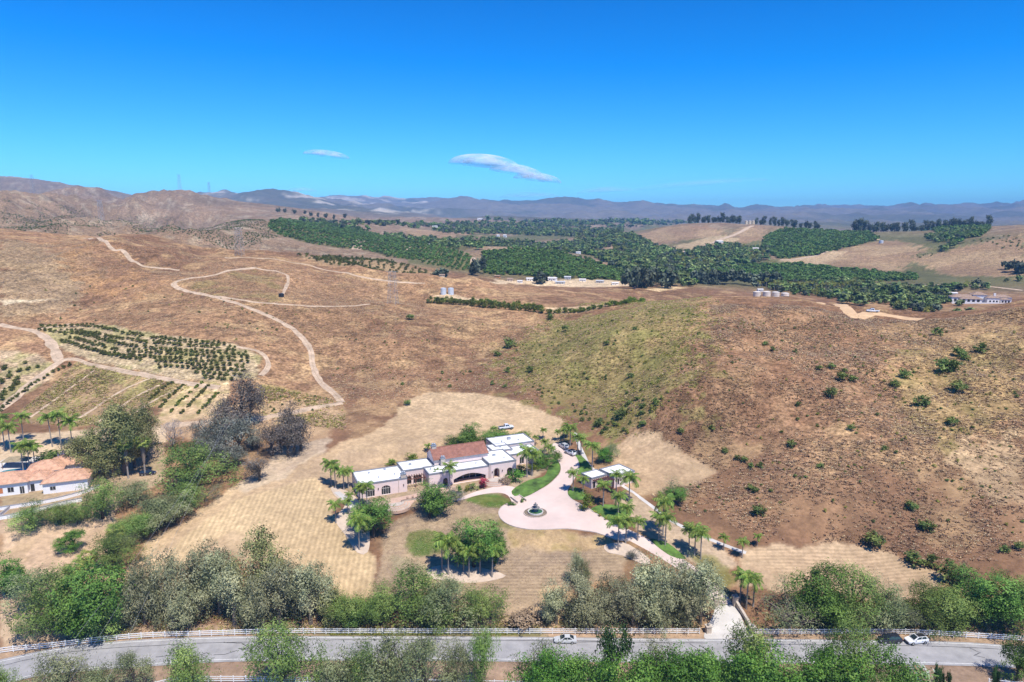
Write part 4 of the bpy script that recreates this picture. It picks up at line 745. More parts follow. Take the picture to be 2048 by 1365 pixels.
# ------------------------------------------------------------------ white rail fences
fw = mat('white_vinyl',(.80,.80,.80),.5,.04,2)
post_me = MB(); post_me.box(-.07,-.07,-.4,.07,.07,1.42); post_me.add([(-.085,-.085,1.42),(.085,-.085,1.42),(.085,.085,1.42),(-.085,.085,1.42),(0,0,1.5)],[(0,1,4),(1,2,4),(2,3,4),(3,0,4),(3,2,1,0)])
_po = post_me.build('post',fw); POST = _po.data; bpy.data.objects.remove(_po)
_ro = MB().box(0,-.025,-.085,1,.025,.085).build('rail',fw); RAIL = _ro.data; bpy.data.objects.remove(_ro)
def fence(pz, label):
    c = dens([unp(x,y,.4) for x,y in pz],.35); L_ = [0]
    for a,q in zip(c[:-1],c[1:]): L_.append(L_[-1]+(q-a).length)
    n = int(L_[-1]/2.45); px_ = np.interp(np.linspace(0,L_[-1],n+1),L_,[p.x for p in c]); py_ = np.interp(np.linspace(0,L_[-1],n+1),L_,[p.y for p in c]); zz = Hm(px_,py_)
    o = tag(empty('rail_fence',(px_[0],py_[0],zz[0])),label,'fence','white rail fences along the road')
    P = [Vector((a-px_[0],b_-py_[0],z-zz[0])) for a,b_,z in zip(px_,py_,zz)]
    for i,p in enumerate(P):
        q = link('post',POST,o); q.location = p; d = P[min(i+1,n)]-P[max(i-1,0)]; q.rotation_euler = (random.gauss(0,.012),random.gauss(0,.012),math.atan2(d.y,d.x))
        if i < n:
            d = P[i+1]-p
            for h_ in (.35,.78,1.21):
                r = link('rail',RAIL,o); r.location = p+Vector((0,0,h_+random.gauss(0,.008))); r.scale = (d.length,1,1); r.rotation_euler = (0,-math.atan2(d.z,d.to_2d().length),math.atan2(d.y,d.x))
fence([(-60,1325),(0,1305),(103,1293),(212,1280),(294,1273),(417,1269),(554,1265),(700,1265),(1000,1265),(1399,1265)],'long white rail fence on the far roadside, left of the gate')
fence([(1510,1266),(1666,1266),(1760,1266),(1847,1268),(1990,1276),(2060,1281),(2110,1286)],'white rail fence on the far roadside, right of the gate')
fence([(225,1385),(342,1359),(440,1355),(640,1357),(950,1362),(1100,1365),(1400,1369),(1800,1372)],'white rail fence on the near side of the road')
fence([(1978,1362),(2048,1368),(2110,1374)],'short white rail fence at the lower right corner')
# gate, pillars, wall
gt = G(1450,1211); ga = R(8); gate = tag(empty('driveway_gate',(gt.x,gt.y,gt.z),ga),'black iron double gate across the drive','gate')
for s in (-1,1):
    lf = empty('gate_leaf',(0,0,0)); lf.parent = gate
    f_ = MB(); f_.box(min(0.03*s,2.1*s),-.03,.15,max(.03*s,2.1*s),.03,.22); f_.box(min(.03*s,2.1*s),-.03,1.5,max(.03*s,2.1*s),.03,1.57)
    f_.tube([(2.08*s,0,.1),(2.08*s,0,1.9)],.04,6); f_.tube([(.06*s,0,.1),(.06*s,0,2.2)],.04,6); f_.tube([(2.08*s-s*2.0*k/8,0,1.9+.3*math.sin(k/8*math.pi/2)) for k in range(9)],.03,5); f_.build('frame',iron,lf)
    for k in range(9): MB().tube([(.25*s+s*.2*k,0,.2),(.25*s+s*.2*k,0,1.95)],.018,5).build('bar',iron,lf)
cream = mat('cream_block',(.50,.42,.34),.9,.15,1.2,.02,3)
def pillar(px, py, h_, lb, w_=.55):
    g = G(px,py); o = tag(empty('gate_pillar',g,ga),lb,'pillar'); MB().box(-w_,-w_,-.5,w_,w_,h_).build('shaft',cream,o); MB().box(-w_-.12,-w_-.12,h_,w_+.12,w_+.12,h_+.18).build('cap',stucco_s,o); MB().lathe([(.15,h_+.18),(.3,h_+.35),(.25,h_+.6),(0,h_+.75)],10).build('finial',stone,o)
pillar(1470,1211,2.2,'tall cream pillar right of the iron gate'); pillar(1431,1211,2.2,'tall cream pillar left of the iron gate'); pillar(1416,1265,1.5,'short cream pillar at the left roadside of the drive'); pillar(1504,1266,1.5,'short cream pillar at the right roadside of the drive')
w0 = G(1473,1214); w1_ = G(1502,1260); d = (w1_-w0); dw = tag(empty('drive_wall',w0,math.atan2(d.y,d.x)),'cream stucco wall sloping down beside the concrete drive','wall'); L_ = d.length
MB().add([(0,-.2,-.8),(L_,-.2,-1.5),(L_,.2,-1.5),(0,.2,-.8),(0,-.2,1.3),(L_,-.2,1.0+d.z),(L_,.2,1.0+d.z),(0,.2,1.3)],[(0,3,2,1),(4,5,6,7),(0,1,5,4),(1,2,6,5),(2,3,7,6),(3,0,4,7)]).build('wall',cream,dw)
MB().add([(0,-.28,1.3),(L_,-.28,1.0+d.z),(L_,.28,1.0+d.z),(0,.28,1.3),(0,-.28,1.42),(L_,-.28,1.12+d.z),(L_,.28,1.12+d.z),(0,.28,1.42)],[(0,3,2,1),(4,5,6,7),(0,1,5,4),(1,2,6,5),(2,3,7,6),(3,0,4,7)]).build('coping',stucco_s,dw)
# ------------------------------------------------------------------ tanks, pylons, wires
def tank(px, py, r, h_, mt_, lb, grp, name='water_tank', g=None, ym=60, sink=.6):
    g = g or G(px,py,ym); o = tag(empty(name,(g.x,g.y,g.z)),lb,'tank',grp)
    MB().lathe([(r,-sink),(r,h_)],28).build('shell',mt_,o,True); MB().lathe([(r+.06,h_-.02),(r+.06,h_+.08),(r*.5,h_+.35),(0,h_+.5)],28).build('lid',mt_,o)
    MB().lathe([(.3,h_+.3),(.3,h_+.55),(0,h_+.6)],10,(r*.45,0,0)).build('hatch',metal,o)
    hp_ = MB(); 
    for k in range(3): hp_.lathe([(r,h_*(.2+.3*k)-.04),(r+.05,h_*(.2+.3*k)-.04),(r+.05,h_*(.2+.3*k)+.04),(r,h_*(.2+.3*k)+.04)],28)
    hp_.build('hoop',mt_,o)
ctank = mat('concrete_tank',(.62,.55,.48),.9,.08,.6); wtank = mat('white_steel_tank',(.62,.66,.70),.5,.06,1,metal=.2); ytank = mat('cream_tank',(.66,.57,.42),.8,.08,.5)
for i,px in enumerate((1514,1533,1551,1570)):
    c = crest(px,352,.85,1.2); c.y += 3.5; c.x = s_of(px,590)*c.y; c.z = H(c.x,c.y); tank(0,0,2.15,2.9,ctank,'squat concrete water tank on the right crest, '+ordn(i,4),'concrete tanks on the right-hand crest',g=c,sink=2.5)
for i,(px,lb) in enumerate(((887,'left of the two silver water tanks on the bare pad'),(902,'right of the two silver water tanks on the bare pad'))): tank(px,589,2.0,4.2,wtank,lb,'silver tanks on the hilltop pad')
for i,px in enumerate((1492,1499,1506)): c = crest(px,1600,.85,1.15); tank(0,0,3.4,8,ytank,'cream tank on the far hilltop among dark trees, '+ordn(i,3),'cream tanks on the far hilltop',g=c)
tank(1762,487,3.6,5,wtank,'small grey tank alone on the far right slope',None,ym=900); tank(563,594,1.5,1.7,mat('black_plastic',(.02,.02,.022),.5,.1,2),'black plastic water tank at the end of the dirt loop',None)
def pylon(px, Y0, h_, w_, lb, g=None, rad=.065):
    g = g or crest(px,Y0,.85,1.15); o = tag(empty('lattice_pylon',g,random.uniform(-.2,.2)),lb,'pylon'); t_ = w_*.6
    cor = [(-1,-1),(1,-1),(1,1),(-1,1)]
    for sx,sy in cor: MB().tube([(sx*w_/2,sy*w_/2,-1),(sx*t_/2,sy*t_/2,h_)],rad,5).build('leg',metal,o)
    mb = MB(); n = 5
    for k in range(n):
        z0_,z1_ = h_*k/n,h_*(k+1)/n; a = w_/2+(t_-w_)/2*k/n; b_ = w_/2+(t_-w_)/2*(k+1)/n
        for i in range(4):
            p,q = cor[i],cor[(i+1)%4]
            mb.tube([(p[0]*a,p[1]*a,z0_),(q[0]*b_,q[1]*b_,z1_)],rad*.6,4); mb.tube([(q[0]*a,q[1]*a,z0_),(p[0]*b_,p[1]*b_,z1_)],rad*.6,4); mb.tube([(p[0]*b_,p[1]*b_,z1_),(q[0]*b_,q[1]*b_,z1_)],rad*.6,4)
    mb.build('bracing',metal,o)
    for z_ in (.72,.86,.99): MB().tube([(-w_*.75,0,h_*z_),(w_*.75,0,h_*z_)],rad*.8,5).build('cross_arm',metal,o)
pylon(785,0,20,5.4,'tall lattice steel pylon on the near hilltop by the track',G(786,608)); pylon(480,0,22,5.6,'lattice steel pylon against the grey scrub hillside',G(480,512)); pylon(366,1750,38,7,'distant pylon standing on the skyline left of centre',rad=.13); pylon(204,1000,30,6,'distant pylon on the left ridge near the bare track',rad=.12); pylon(75,1350,34,6,'distant pylon on the left hill crest',rad=.13); pylon(424,1800,36,6,'distant small pylon right of the skyline pylon',rad=.13)
wirem = mat('cable_grey',(.33,.33,.34),.6,.1,1)
for i,(a,c,ya,yc) in enumerate((((452,850),(170,1290),212,118),((444,853),(230,1300),212,116),((460,848),(60,1365),212,106))):
    pa = Vector((s_of(*a)*ya,ya,CH+ya*E_of(a[1]))); pb = Vector((s_of(*c)*yc,yc,CH+yc*E_of(c[1]))); p = []
    for k in range(31): t_ = k/20; q = pa+(pb-pa)*t_; q.z -= 4*t_*(1.5-t_)*1.2; p.append(q)
    tag(MB().tube(p,.018,4).build('power_cable',wirem),'thin overhead cable above the left-hand trees, '+('upper','middle','lower')[i],'cable','overhead cables at lower left')

pg_ = Vector((s_of(452,850)*212,212,0)); pg_.z = H(pg_.x,pg_.y); up_ = tag(empty('utility_pole',pg_),'grey wooden utility pole hidden among the scorched trees','pole'); _t = CH+212*E_of(850)-pg_.z; gw = mat('grey_pole_wood',(.16,.13,.11),.9,.15,2); MB().tube([(0,0,-.5),(0,0,_t+.4)],.13,8).build('post',gw,up_); MB().box(-1.9,-.08,_t-.1,1.9,.08,_t+.05).build('cross_arm',gw,up_)
# ------------------------------------------------------------------ vegetation
bark = mat('grey_bark',(.19,.15,.12),.95,.25,2,.03,6); bark_d = mat('dark_bark',(.075,.06,.05),.95,.25,2,.03,6); bark_p = mat('palm_trunk',(.30,.27,.24),.95,.2,1.5,.03,4); bark_w = mat('pale_dead_wood',(.34,.30,.28),.95,.2,2)
LM = {
 'euc':leafmat('grey_green_leaf',(.085,.095,.048),(.215,.222,.12),(.40,.38,.22)), 'olive':leafmat('olive_leaf',(.045,.055,.018),(.13,.135,.05),(.26,.24,.10)),
 'pepper':leafmat('feathery_green_leaf',(.04,.07,.014),(.125,.185,.042),(.25,.31,.085)), 'peppergrey':leafmat('dusty_green_leaf',(.06,.075,.032),(.155,.185,.08),(.29,.30,.15)),
 'bright':leafmat('fresh_green_leaf',(.025,.06,.009),(.075,.165,.022),(.19,.31,.055)), 'green':leafmat('mid_green_leaf',(.03,.06,.01),(.085,.16,.027),(.18,.28,.06)),
 'dark':leafmat('dark_green_leaf',(.012,.028,.008),(.035,.07,.018),(.085,.14,.035)), 'scorch':leafmat('scorched_leaf',(.04,.034,.028),(.105,.085,.07),(.20,.17,.14),.15), 'scorchg':leafmat('smoky_grey_green_leaf',(.035,.042,.03),(.10,.105,.08),(.21,.21,.17),.15),
 'palm':leafmat('palm_frond',(.034,.066,.011),(.112,.178,.03),(.26,.30,.06)), 'fan':leafmat('fan_palm_leaf',(.05,.075,.015),(.15,.19,.04),(.33,.33,.09)), 'avo':leafmat('orchard_leaf',(.028,.044,.009),(.078,.092,.02),(.20,.175,.042)), 'citrus':leafmat('citrus_leaf',(.03,.055,.008),(.11,.15,.02),(.25,.26,.04)),
 'shrub':leafmat('shrub_leaf',(.03,.05,.012),(.085,.12,.03),(.19,.22,.06)), 'yshrub':leafmat('yellow_shrub_leaf',(.08,.09,.015),(.22,.22,.045),(.38,.35,.09)), 'red':leafmat('red_bract',(.12,.01,.02),(.33,.03,.06),(.50,.10,.13)), 'tan':leafmat('dry_tan_leaf',(.13,.09,.055),(.25,.185,.115),(.38,.29,.19),.1), 'violet':leafmat('violet_bloom',(.08,.075,.13),(.20,.18,.32),(.36,.33,.5)),
 'straw':leafmat('dry_grass',(.20,.13,.075),(.40,.285,.17),(.62,.48,.30),.15,.3), 'brown':leafmat('dry_brush',(.10,.065,.045),(.225,.145,.10),(.40,.29,.20),.1,.3), 'flower':leafmat('white_blossom',(.05,.09,.02),(.13,.20,.05),(.6,.58,.5)),
 'far':leafmat('far_tree_leaf',(.04,.06,.018),(.11,.15,.046),(.22,.25,.085),.1,.5), 'fardark':leafmat('far_dark_leaf',(.022,.03,.019),(.055,.07,.043),(.115,.13,.08),.1,.3), 'faro':leafmat('far_orchard_leaf',(.03,.06,.012),(.09,.15,.03),(.19,.25,.056),.1,.3)}
def leaves(name, C, N, LW, tint, material, extra=None):
    """diamond leaf faces at C with normals N, size LW (n,2)"""
    n = len(C); up = NR.normal(size=(n,3)); T = np.cross(N,up); T /= np.linalg.norm(T,axis=1,keepdims=True)+1e-9; B = np.cross(N,T)
    l = LW[:,:1]; w = LW[:,1:]
    V = np.stack([C+T*l*.5,C+B*w*.5+N*w*.12,C-T*l*.5,C-B*w*.5+N*w*.12],1).reshape(-1,3); F = np.arange(4*n).reshape(-1,4)
    me = fast_mesh(name,V,F,(material,)); fattr(me,'tint',np.repeat(np.clip(tint,0,1),4)); return me
def crown(name, material, seed, lobes=9, clus=14, lv=26, leaf=(.045,.02), shape='round', droop=0., spread=.05, zlo=.22):
    """crown in a unit box: width 1, height 1, base at z=0; returns mesh and the lobe centres"""
    rs = np.random.RandomState(seed); L_ = []
    for i in range(lobes):
        for _ in range(60):
            p = rs.uniform(-1,1,3)
            if (p**2).sum() < 1: break
        t = .5+.5*p[2]; z = zlo+.14+(1-zlo-.30)*t
        wd = {'round':.34,'tall':.30*(1.1-.65*t),'dome':.38*(1.15-.6*t),'wide':.40,'column':.30,'vase':.24+.16*t}[shape]
        L_.append((p[0]*wd,p[1]*wd,z,rs.uniform(.10,.235)*(1.15 if shape == 'dome' else 1.)))
    L_ = np.array(L_); C = []; N = []; T = []
    for (x,y,z,r) in L_:
        lt = rs.normal(0,.15)
        for k in range(clus):
            d = rs.normal(size=3); d[2] = d[2]*.8+.35; d /= np.linalg.norm(d); c = np.array((x,y,z))+d*r*rs.uniform(.75,1.12)
            q = rs.normal(size=(lv,3))*spread; q[:,2] *= .8
            if droop: q[:,2] -= np.abs(rs.normal(size=lv))*droop
            C.append(c+q); nn = d*.85+rs.normal(size=(lv,3))*.42+np.array((0,0,.4)); N.append(nn/np.linalg.norm(nn,axis=1,keepdims=True))
            T.append(np.full(lv,.5+lt+rs.normal(0,.14))+rs.normal(0,.09,lv))
    C = np.vstack(C); N = np.vstack(N); T = np.concatenate(T); s = rs.uniform(.65,1.3,(len(C),1)); LW = np.array(leaf)[None]*s
    C[:,2] = np.clip(C[:,2],.03,1.02)
    return leaves(name,C,N,LW,T,material), L_
def trunkmesh(name, L_, material, seed, stems=3, r0=.028, twigs=0):
    rs = random.Random(seed); mb = MB(); fork = .18+rs.random()*.08
    mb.tube([(0,0,-.06),(rs.uniform(-.01,.01),rs.uniform(-.01,.01),fork*.5),(rs.uniform(-.02,.02),rs.uniform(-.02,.02),fork)],[r0*1.35,r0,r0*.8],7)
    for (x,y,z,r) in L_: mb.tube([(0,0,fork*.9),(x*.35+rs.uniform(-.02,.02),y*.35+rs.uniform(-.02,.02),fork+(z-fork)*.5),(x,y,z)],[r0*.6,r0*.38,r0*.14],5,False)
    for k in range(twigs):
        x,y,z,r = L_[k%len(L_)]; d = Vector((rs.gauss(0,1),rs.gauss(0,1),rs.gauss(.3,.7))).normalized()*r*1.3; p = Vector((x,y,z)); mb.tube([p,p+d*.5+Vector((0,0,.02)),p+d],[r0*.16,r0*.1,r0*.04],3,False)
    o = mb.build(name,material); me = o.data; bpy.data.objects.remove(o); return me
PROTO = {}
def species(key, n, lm, bm, **kw):
    PROTO[key] = []
    st = kw.pop('twigs',0)
    for i in range(n):
        cm, L_ = crown('crown',LM[lm],hash(key)%1 + sum(map(ord,key))*7+i*13,**kw); tm_ = trunkmesh('trunk',L_,bm,i*7+len(key),twigs=st); PROTO[key].append((cm,tm_))
species('euc',5,'euc',bark,lobes=11,clus=20,lv=38,leaf=(.033,.0115),shape='tall',droop=.05,spread=.036,zlo=.02)
species('olive',3,'olive',bark,lobes=11,clus=19,lv=36,leaf=(.030,.0145),shape='tall',droop=.02,spread=.036,zlo=.08)
species('pepper',4,'pepper',bark_d,lobes=11,clus=19,lv=40,leaf=(.034,.0105),shape='dome',droop=.06,spread=.04,zlo=.02)
species('peppergrey',4,'peppergrey',bark_d,lobes=11,clus=18,lv=34,leaf=(.033,.0105),shape='dome',droop=.05,spread=.042,zlo=.05,twigs=30)
species('bright',4,'bright',bark_d,lobes=14,clus=20,lv=34,leaf=(.027,.0165),shape='dome',spread=.04,zlo=.02)
species('green',4,'green',bark_d,lobes=14,clus=20,lv=34,leaf=(.028,.0165),shape='dome',spread=.038,zlo=.0)
species('dark',3,'dark',bark_d,lobes=10,clus=14,lv=22,leaf=(.046,.024),shape='column',spread=.045,zlo=.05)
species('scorch',3,'scorch',bark_d,lobes=10,clus=13,lv=22,leaf=(.036,.015),shape='vase',droop=.02,spread=.045,zlo=.06,twigs=40)
species('scorchg',2,'scorchg',bark_d,lobes=10,clus=13,lv=22,leaf=(.036,.015),shape='vase',droop=.03,spread=.045,zlo=.04,twigs=30)
species('shrub',3,'shrub',bark_d,lobes=6,clus=9,lv=14,leaf=(.10,.05),shape='dome',spread=.07,zlo=-.1)
species('sparse',2,'peppergrey',bark,lobes=11,clus=12,lv=18,leaf=(.034,.010),shape='wide',spread=.055,zlo=.05,twigs=90)
for key,lm in (('bright_bush','bright'),('red','red'),('tan','tan'),('violet','violet'),('yshrub','yshrub'),('citrusbush','citrus'),('flower','flower')): species(key,2,lm,bark_d,lobes=7,clus=10,lv=16,leaf=(.08,.042),shape='dome',spread=.06,zlo=-.08)
TCNT = {}
def tree_at(key, g, h_, w_, name, label, cat, group=None, rz=None):
    i = TCNT.get(key,0); TCNT[key] = i+1; cm,tm_ = PROTO[key][i%len(PROTO[key])]
    o = tag(empty(name,(g.x,g.y,g.z-.05),random.uniform(0,6.28) if rz is None else rz),label,cat,group); o.scale = (w_,w_*random.uniform(.92,1.08),h_)
    link('crown',cm,o); link('trunk',tm_,o); return o
def size_px(g, topy, wpx):
    h_ = CH+g.y*E_of(topy)-g.z; dep = g.y*math.cos(PITCH)+(CH-g.z)*math.sin(PITCH); return max(h_,.5), wpx*dep/FPX
def plant(key, bx, by, ty, w, name, label, cat='tree', group=None, ymin=60.):
    g = G(bx,by,ymin); h_,ww = size_px(g,ty,w); g.y += 0; return tree_at(key,g,h_*(1.17 if cat == 'tree' and by > 1180 else 1.08),ww*1.28,name,label,cat,group)
def row(items, name, desc, cat='tree', group=None):
    """items: (species, base x, base y, top y, width); labels count them from the left"""
    items = sorted(items,key=lambda q: q[1])
    for i,it in enumerate(items): plant(*it,name,desc+', '+ordn(i,len(items)),cat,group)
row([('euc',290,1247,1122,82),('euc',345,1251,1106,100),('euc',402,1228,1076,112),('euc',470,1251,1118,112),('euc',560,1251,1108,112),('euc',622,1247,1125,100),('euc',262,1256,1172,84),('euc',312,1228,1135,80),('euc',440,1226,1100,90),('euc',590,1230,1130,90),('euc',515,1251,1150,90),('euc',380,1256,1150,90)],'willowy_tree','grey-green willowy tree in the dense roadside clump at lower left','tree','grey-green roadside clump, left')
row([('olive',530,1213,1060,104),('olive',662,1246,1180,72)],'olive_tree','olive-tinged tree rising from the lower left clump','tree')
row([('pepper',700,1247,1186,84),('pepper',762,1249,1182,84),('pepper',832,1247,1150,122),('peppergrey',902,1247,1156,112),('pepper',962,1247,1168,84),('pepper',870,1250,1190,80),('pepper',730,1252,1200,70)],'pepper_tree','bushy green pepper tree behind the white fence below the palm grove','tree','pepper trees below the grove')
row([('euc',1112,1247,1166,84),('euc',1162,1243,1140,104),('euc',1232,1247,1146,94),('euc',1290,1242,1112,112),('euc',1346,1242,1112,112),('euc',1400,1247,1120,100),('euc',1198,1250,1175,80),('euc',1320,1252,1165,90),('euc',1375,1252,1160,90),('euc',1265,1252,1165,80)],'willowy_tree','grey-green willowy tree in the clump left of the gate','tree','grey-green roadside clump, right')
row([('euc',1152,1166,1092,40),('peppergrey',1170,1172,1120,34)],'slim_tree','slim grey-green tree standing alone above the gate clump')
row([('sparse',1577,1257,1176,124),('green',1640,1243,1146,112),('pepper',1702,1247,1150,114),('peppergrey',1756,1258,1160,92),('pepper',1842,1252,1178,94),('pepper',1906,1262,1180,112),('green',1962,1243,1150,120),('pepper',2022,1246,1146,116),('peppergrey',1800,1250,1190,70),('bright',1668,1250,1190,66),('scorchg',1815,1258,1215,50)],'roadside_tree','roadside tree behind the white fence right of the gate','tree','trees right of the gate')
row([('green',15,1192,1120,74),('peppergrey',76,1217,1146,112),('pepper',130,1262,1156,134),('green',202,1272,1142,134),('pepper',228,1266,1180,90),('peppergrey',62,1268,1236,60),('bright',160,1275,1190,100)],'leafy_tree','leafy tree in the bushy corner at far lower left')
row([('pepper',20,1432,1332,70),('peppergrey',130,1404,1300,112),('peppergrey',202,1404,1314,84),('peppergrey',276,1394,1306,74),('pepper',386,1404,1285,98),('pepper',566,1394,1265,142),('peppergrey',690,1404,1306,90),('peppergrey',772,1396,1240,134),('peppergrey',852,1398,1270,112),('peppergrey',912,1390,1282,66),('pepper',962,1388,1250,66),('sparse',1076,1394,1270,96),('pepper',735,1404,1300,80),('peppergrey',660,1410,1330,80)],'pepper_tree','feathery tree on the near roadside, left half','tree','feathery trees on the near roadside')
row([('bright',1092,1440,1308,112),('bright',1152,1440,1318,104),('dark',1228,1374,1230,62),('bright',1262,1450,1310,142),('peppergrey',1302,1394,1270,84),('bright',1352,1440,1304,124),('bright',1404,1440,1310,104),('pepper',1516,1404,1254,126),('bright',1482,1450,1314,144),('bright',1562,1450,1304,144),('bright',1640,1430,1298,100),('pepper',1702,1416,1262,112),('green',1780,1440,1314,112),('flower',1832,1430,1336,74),('green',2032,1364,1268,66),('bright',1680,1450,1320,120),('bright',1210,1445,1335,80)],'near_tree','leafy tree on the near roadside, right half','tree','leafy trees on the near roadside')
species('cypress',2,'dark',bark_d,lobes=9,clus=12,lv=14,leaf=(.16,.03),shape='column',spread=.05,zlo=-.02)
row([('cypress',1866,1402,1326,14),('cypress',1877,1402,1338,13),('cypress',1890,1402,1342,12),('cypress',1986,1396,1334,14)],'cypress_tree','slim dark cypress at the lower right drive','tree','cypresses at lower right')
row([('bright',147,1103,1060,54)],'round_tree','round bright green tree alone in the lower left field')
bpy.data.objects['round_tree']['label'] = 'round bright green tree alone in the lower left field'
row([('pepper',232,1142,1070,92),('pepper',256,1083,1030,76),('peppergrey',312,1062,998,92),('pepper',372,1022,974,84),('sparse',412,1003,966,60),('peppergrey',345,1045,985,76),('pepper',285,1072,1018,70),('peppergrey',330,1040,990,70),('peppergrey',245,1105,1050,60)],'boundary_tree','bushy tree in the diagonal boundary row right of the white house')
row([('pepper',206,1037,966,84),('peppergrey',270,1007,945,74),('pepper',386,977,890,134),('pepper',66,1057,1005,74),('pepper',126,1047,1000,64),('pepper',156,1047,1008,40)],'garden_tree','green tree between the white house and the boundary row')
row([('olive',196,950,852,94),('olive',250,948,802,112),('olive',292,915,800,80),('olive',228,955,880,90),('olive',170,940,868,70),('olive',270,935,830,90)],'tall_tree','tall olive-green tree beside the white house')
row([('scorchg',432,902,828,78),('scorch',482,862,745,84),('scorch',460,884,788,84),('scorchg',472,934,888,64),('scorch',545,912,838,64),('scorch',602,902,795,64),('scorch',576,914,824,64),('scorch',520,962,904,62),('scorchg',450,944,880,64),('scorchg',505,900,850,60),('scorch',415,890,838,60),('scorch',500,850,770,60),('scorchg',440,918,850,86),('scorchg',400,925,868,70),('scorchg',480,905,830,80),('scorch',560,905,850,60),('scorch',590,910,830,60)],'scorched_tree','brown scorched tree on the slope left of the house','tree','scorched trees')
def bare_tree(bx, by, ty, w, label):
    g = G(bx,by); h_,ww = size_px(g,ty,w); rs = random.Random(3); mb = MB(); tw = MB()
    def grow(p, d, l, r, lev):
        q = p+d*l; m_ = p+d*l*.5+Vector((rs.gauss(0,.04*l),rs.gauss(0,.04*l),0)); (mb if lev < 2 else tw).tube([p,m_,q],[r,r*.85,r*.7],6 if lev < 2 else 3,False)
        if lev < 5:
            for k in range(3 if lev < 4 else 4):
                a = Vector((rs.gauss(0,1),rs.gauss(0,1),rs.gauss(.1 if lev > 2 else .35,.5))).normalized(); grow(q,(d*.55+a*.7).normalized(),l*rs.uniform(.6,.8),max(r*.58,.018),lev+1)
    for k in range(3): grow(Vector((0,0,-.2)),Vector((rs.gauss(0,.35),rs.gauss(0,.35),1)).normalized(),h_*.30,.24,0)
    o = tag(empty('bare_tree',g),label,'tree'); mb.build('trunk',bark_w,o); tw.build('twigs',bark_w,o)
bare_tree(346,893,826,72,'leafless grey tree beside the scorched trees')
# bushes round the house
for it in [('green',860,1036,968,84,'round_bush','big round dark green bush in front of the house','bush'),('green',748,1074,1000,80,'leafy_tree','leafy green tree beside the left terrace steps','tree'),('green',728,1056,1012,50,'leafy_tree','smaller green tree left of the terrace-step tree','tree'),('scorchg',912,1005,977,38,'grey_bush','low dusty grey bush right of the big round bush','bush'),('bright_bush',1031,965,931,30,'round_tree','small round bright green tree beside the entrance window','tree'),
   ('red',968,978,955,22,'flowering_bush','crimson flowering bush left of the entrance steps','bush'),('tan',1010,969,954,24,'dry_bush','tan dry bush right of the entrance steps','bush'),('bright_bush',918,987,972,14,'garden_bush','lime green bush under the loggia, left','bush'),('yshrub',934,984,970,12,'garden_bush','yellow-green bush under the loggia, middle','bush'),('shrub',945,980,966,18,'garden_bush','dark small bush under the loggia, right','bush'),('citrusbush',1175,1019,985,28,'round_bush','round yellow-green bush beside the garage pergola','bush'),
   ('green',916,904,866,54,'leafy_tree','leafy tree behind the hall roof, left of three','tree'),('green',944,896,850,56,'leafy_tree','tallest leafy tree behind the hall roof','tree'),('pepper',972,890,858,44,'leafy_tree','leafy tree behind the hall roof, right of three','tree'),('green',1000,886,862,40,'garden_tree','green tree behind the right wing, left','tree'),('pepper',1022,886,864,40,'garden_tree','green tree behind the right wing, middle','tree'),('green',1046,888,864,42,'garden_tree','green tree behind the right wing, right','tree'),('bright',1086,935,905,44,'garden_tree','bright green shrubbery beside the right wing palms','tree'),
   ('green',948,1134,1035,92,'broadleaf_tree','big dense green tree rising above the palm grove','tree'),('green',988,1128,1052,50,'broadleaf_tree','shorter green tree behind the right of the palm grove','tree'),('sparse',1345,1004,958,56,'dry_bush','grey half-dead bush on the slope right of the garage','bush'),('green',1352,1007,975,44,'slope_bush','green bush below the half-dead bush','bush'),('bright',1208,926,894,34,'leafy_tree','broad-leaved plant on the bank above the garage','tree'),('peppergrey',1222,918,884,34,'slope_bush','dusty green bush on the bank above the garage','bush'),
   ('tan',1045,1250,1226,70,'dry_bush','straw-coloured dry bush behind the fence gap','bush'),('shrub',1906,1168,1124,46,'slope_bush','dark bush at the right end of the mown field','bush'),('sparse',1926,1168,1126,40,'dry_bush','grey bush at the right end of the mown field','bush'),('violet',152,936,898,46,'flowering_bush','violet-blue flowering bush behind the white house','bush'),('shrub',100,928,905,60,'garden_bush','dark green hedge bush by the pool deck','bush'),('citrusbush',785,930,920,22,'garden_bush','low green bush behind the left wing','bush'),('citrusbush',826,922,908,30,'garden_bush','taller low bush behind the left wing','bush'),('scorchg',1265,1118,1096,30,'garden_bush','dark strappy bush at the gravel bed','bush'),
   ('green',1110,925,900,26,'garden_bush','dense green bush at the head of the mound lawn','bush'),('shrub',1040,945,930,26,'garden_bush','dark green bush below the right wing','bush'),('citrusbush',1066,940,928,22,'garden_bush','yellow-green bush below the right wing palms','bush'),('bright_bush',1021,1011,1000,16,'garden_bush','small bush at the foot of the garden steps, left','bush'),('bright_bush',1045,1005,997,10,'garden_bush','small bush at the foot of the garden steps, right','bush'),('yshrub',1190,1026,1020,8,'garden_bush','tiny yellow-green bush at the drive edge, first','bush'),('yshrub',1200,1033,1026,8,'garden_bush','tiny yellow-green bush at the drive edge, second','bush'),('yshrub',1211,1039,1032,8,'garden_bush','tiny yellow-green bush at the drive edge, third','bush')]:
    plant(it[0],it[1],it[2],it[3],it[4],it[5],it[6],it[7])
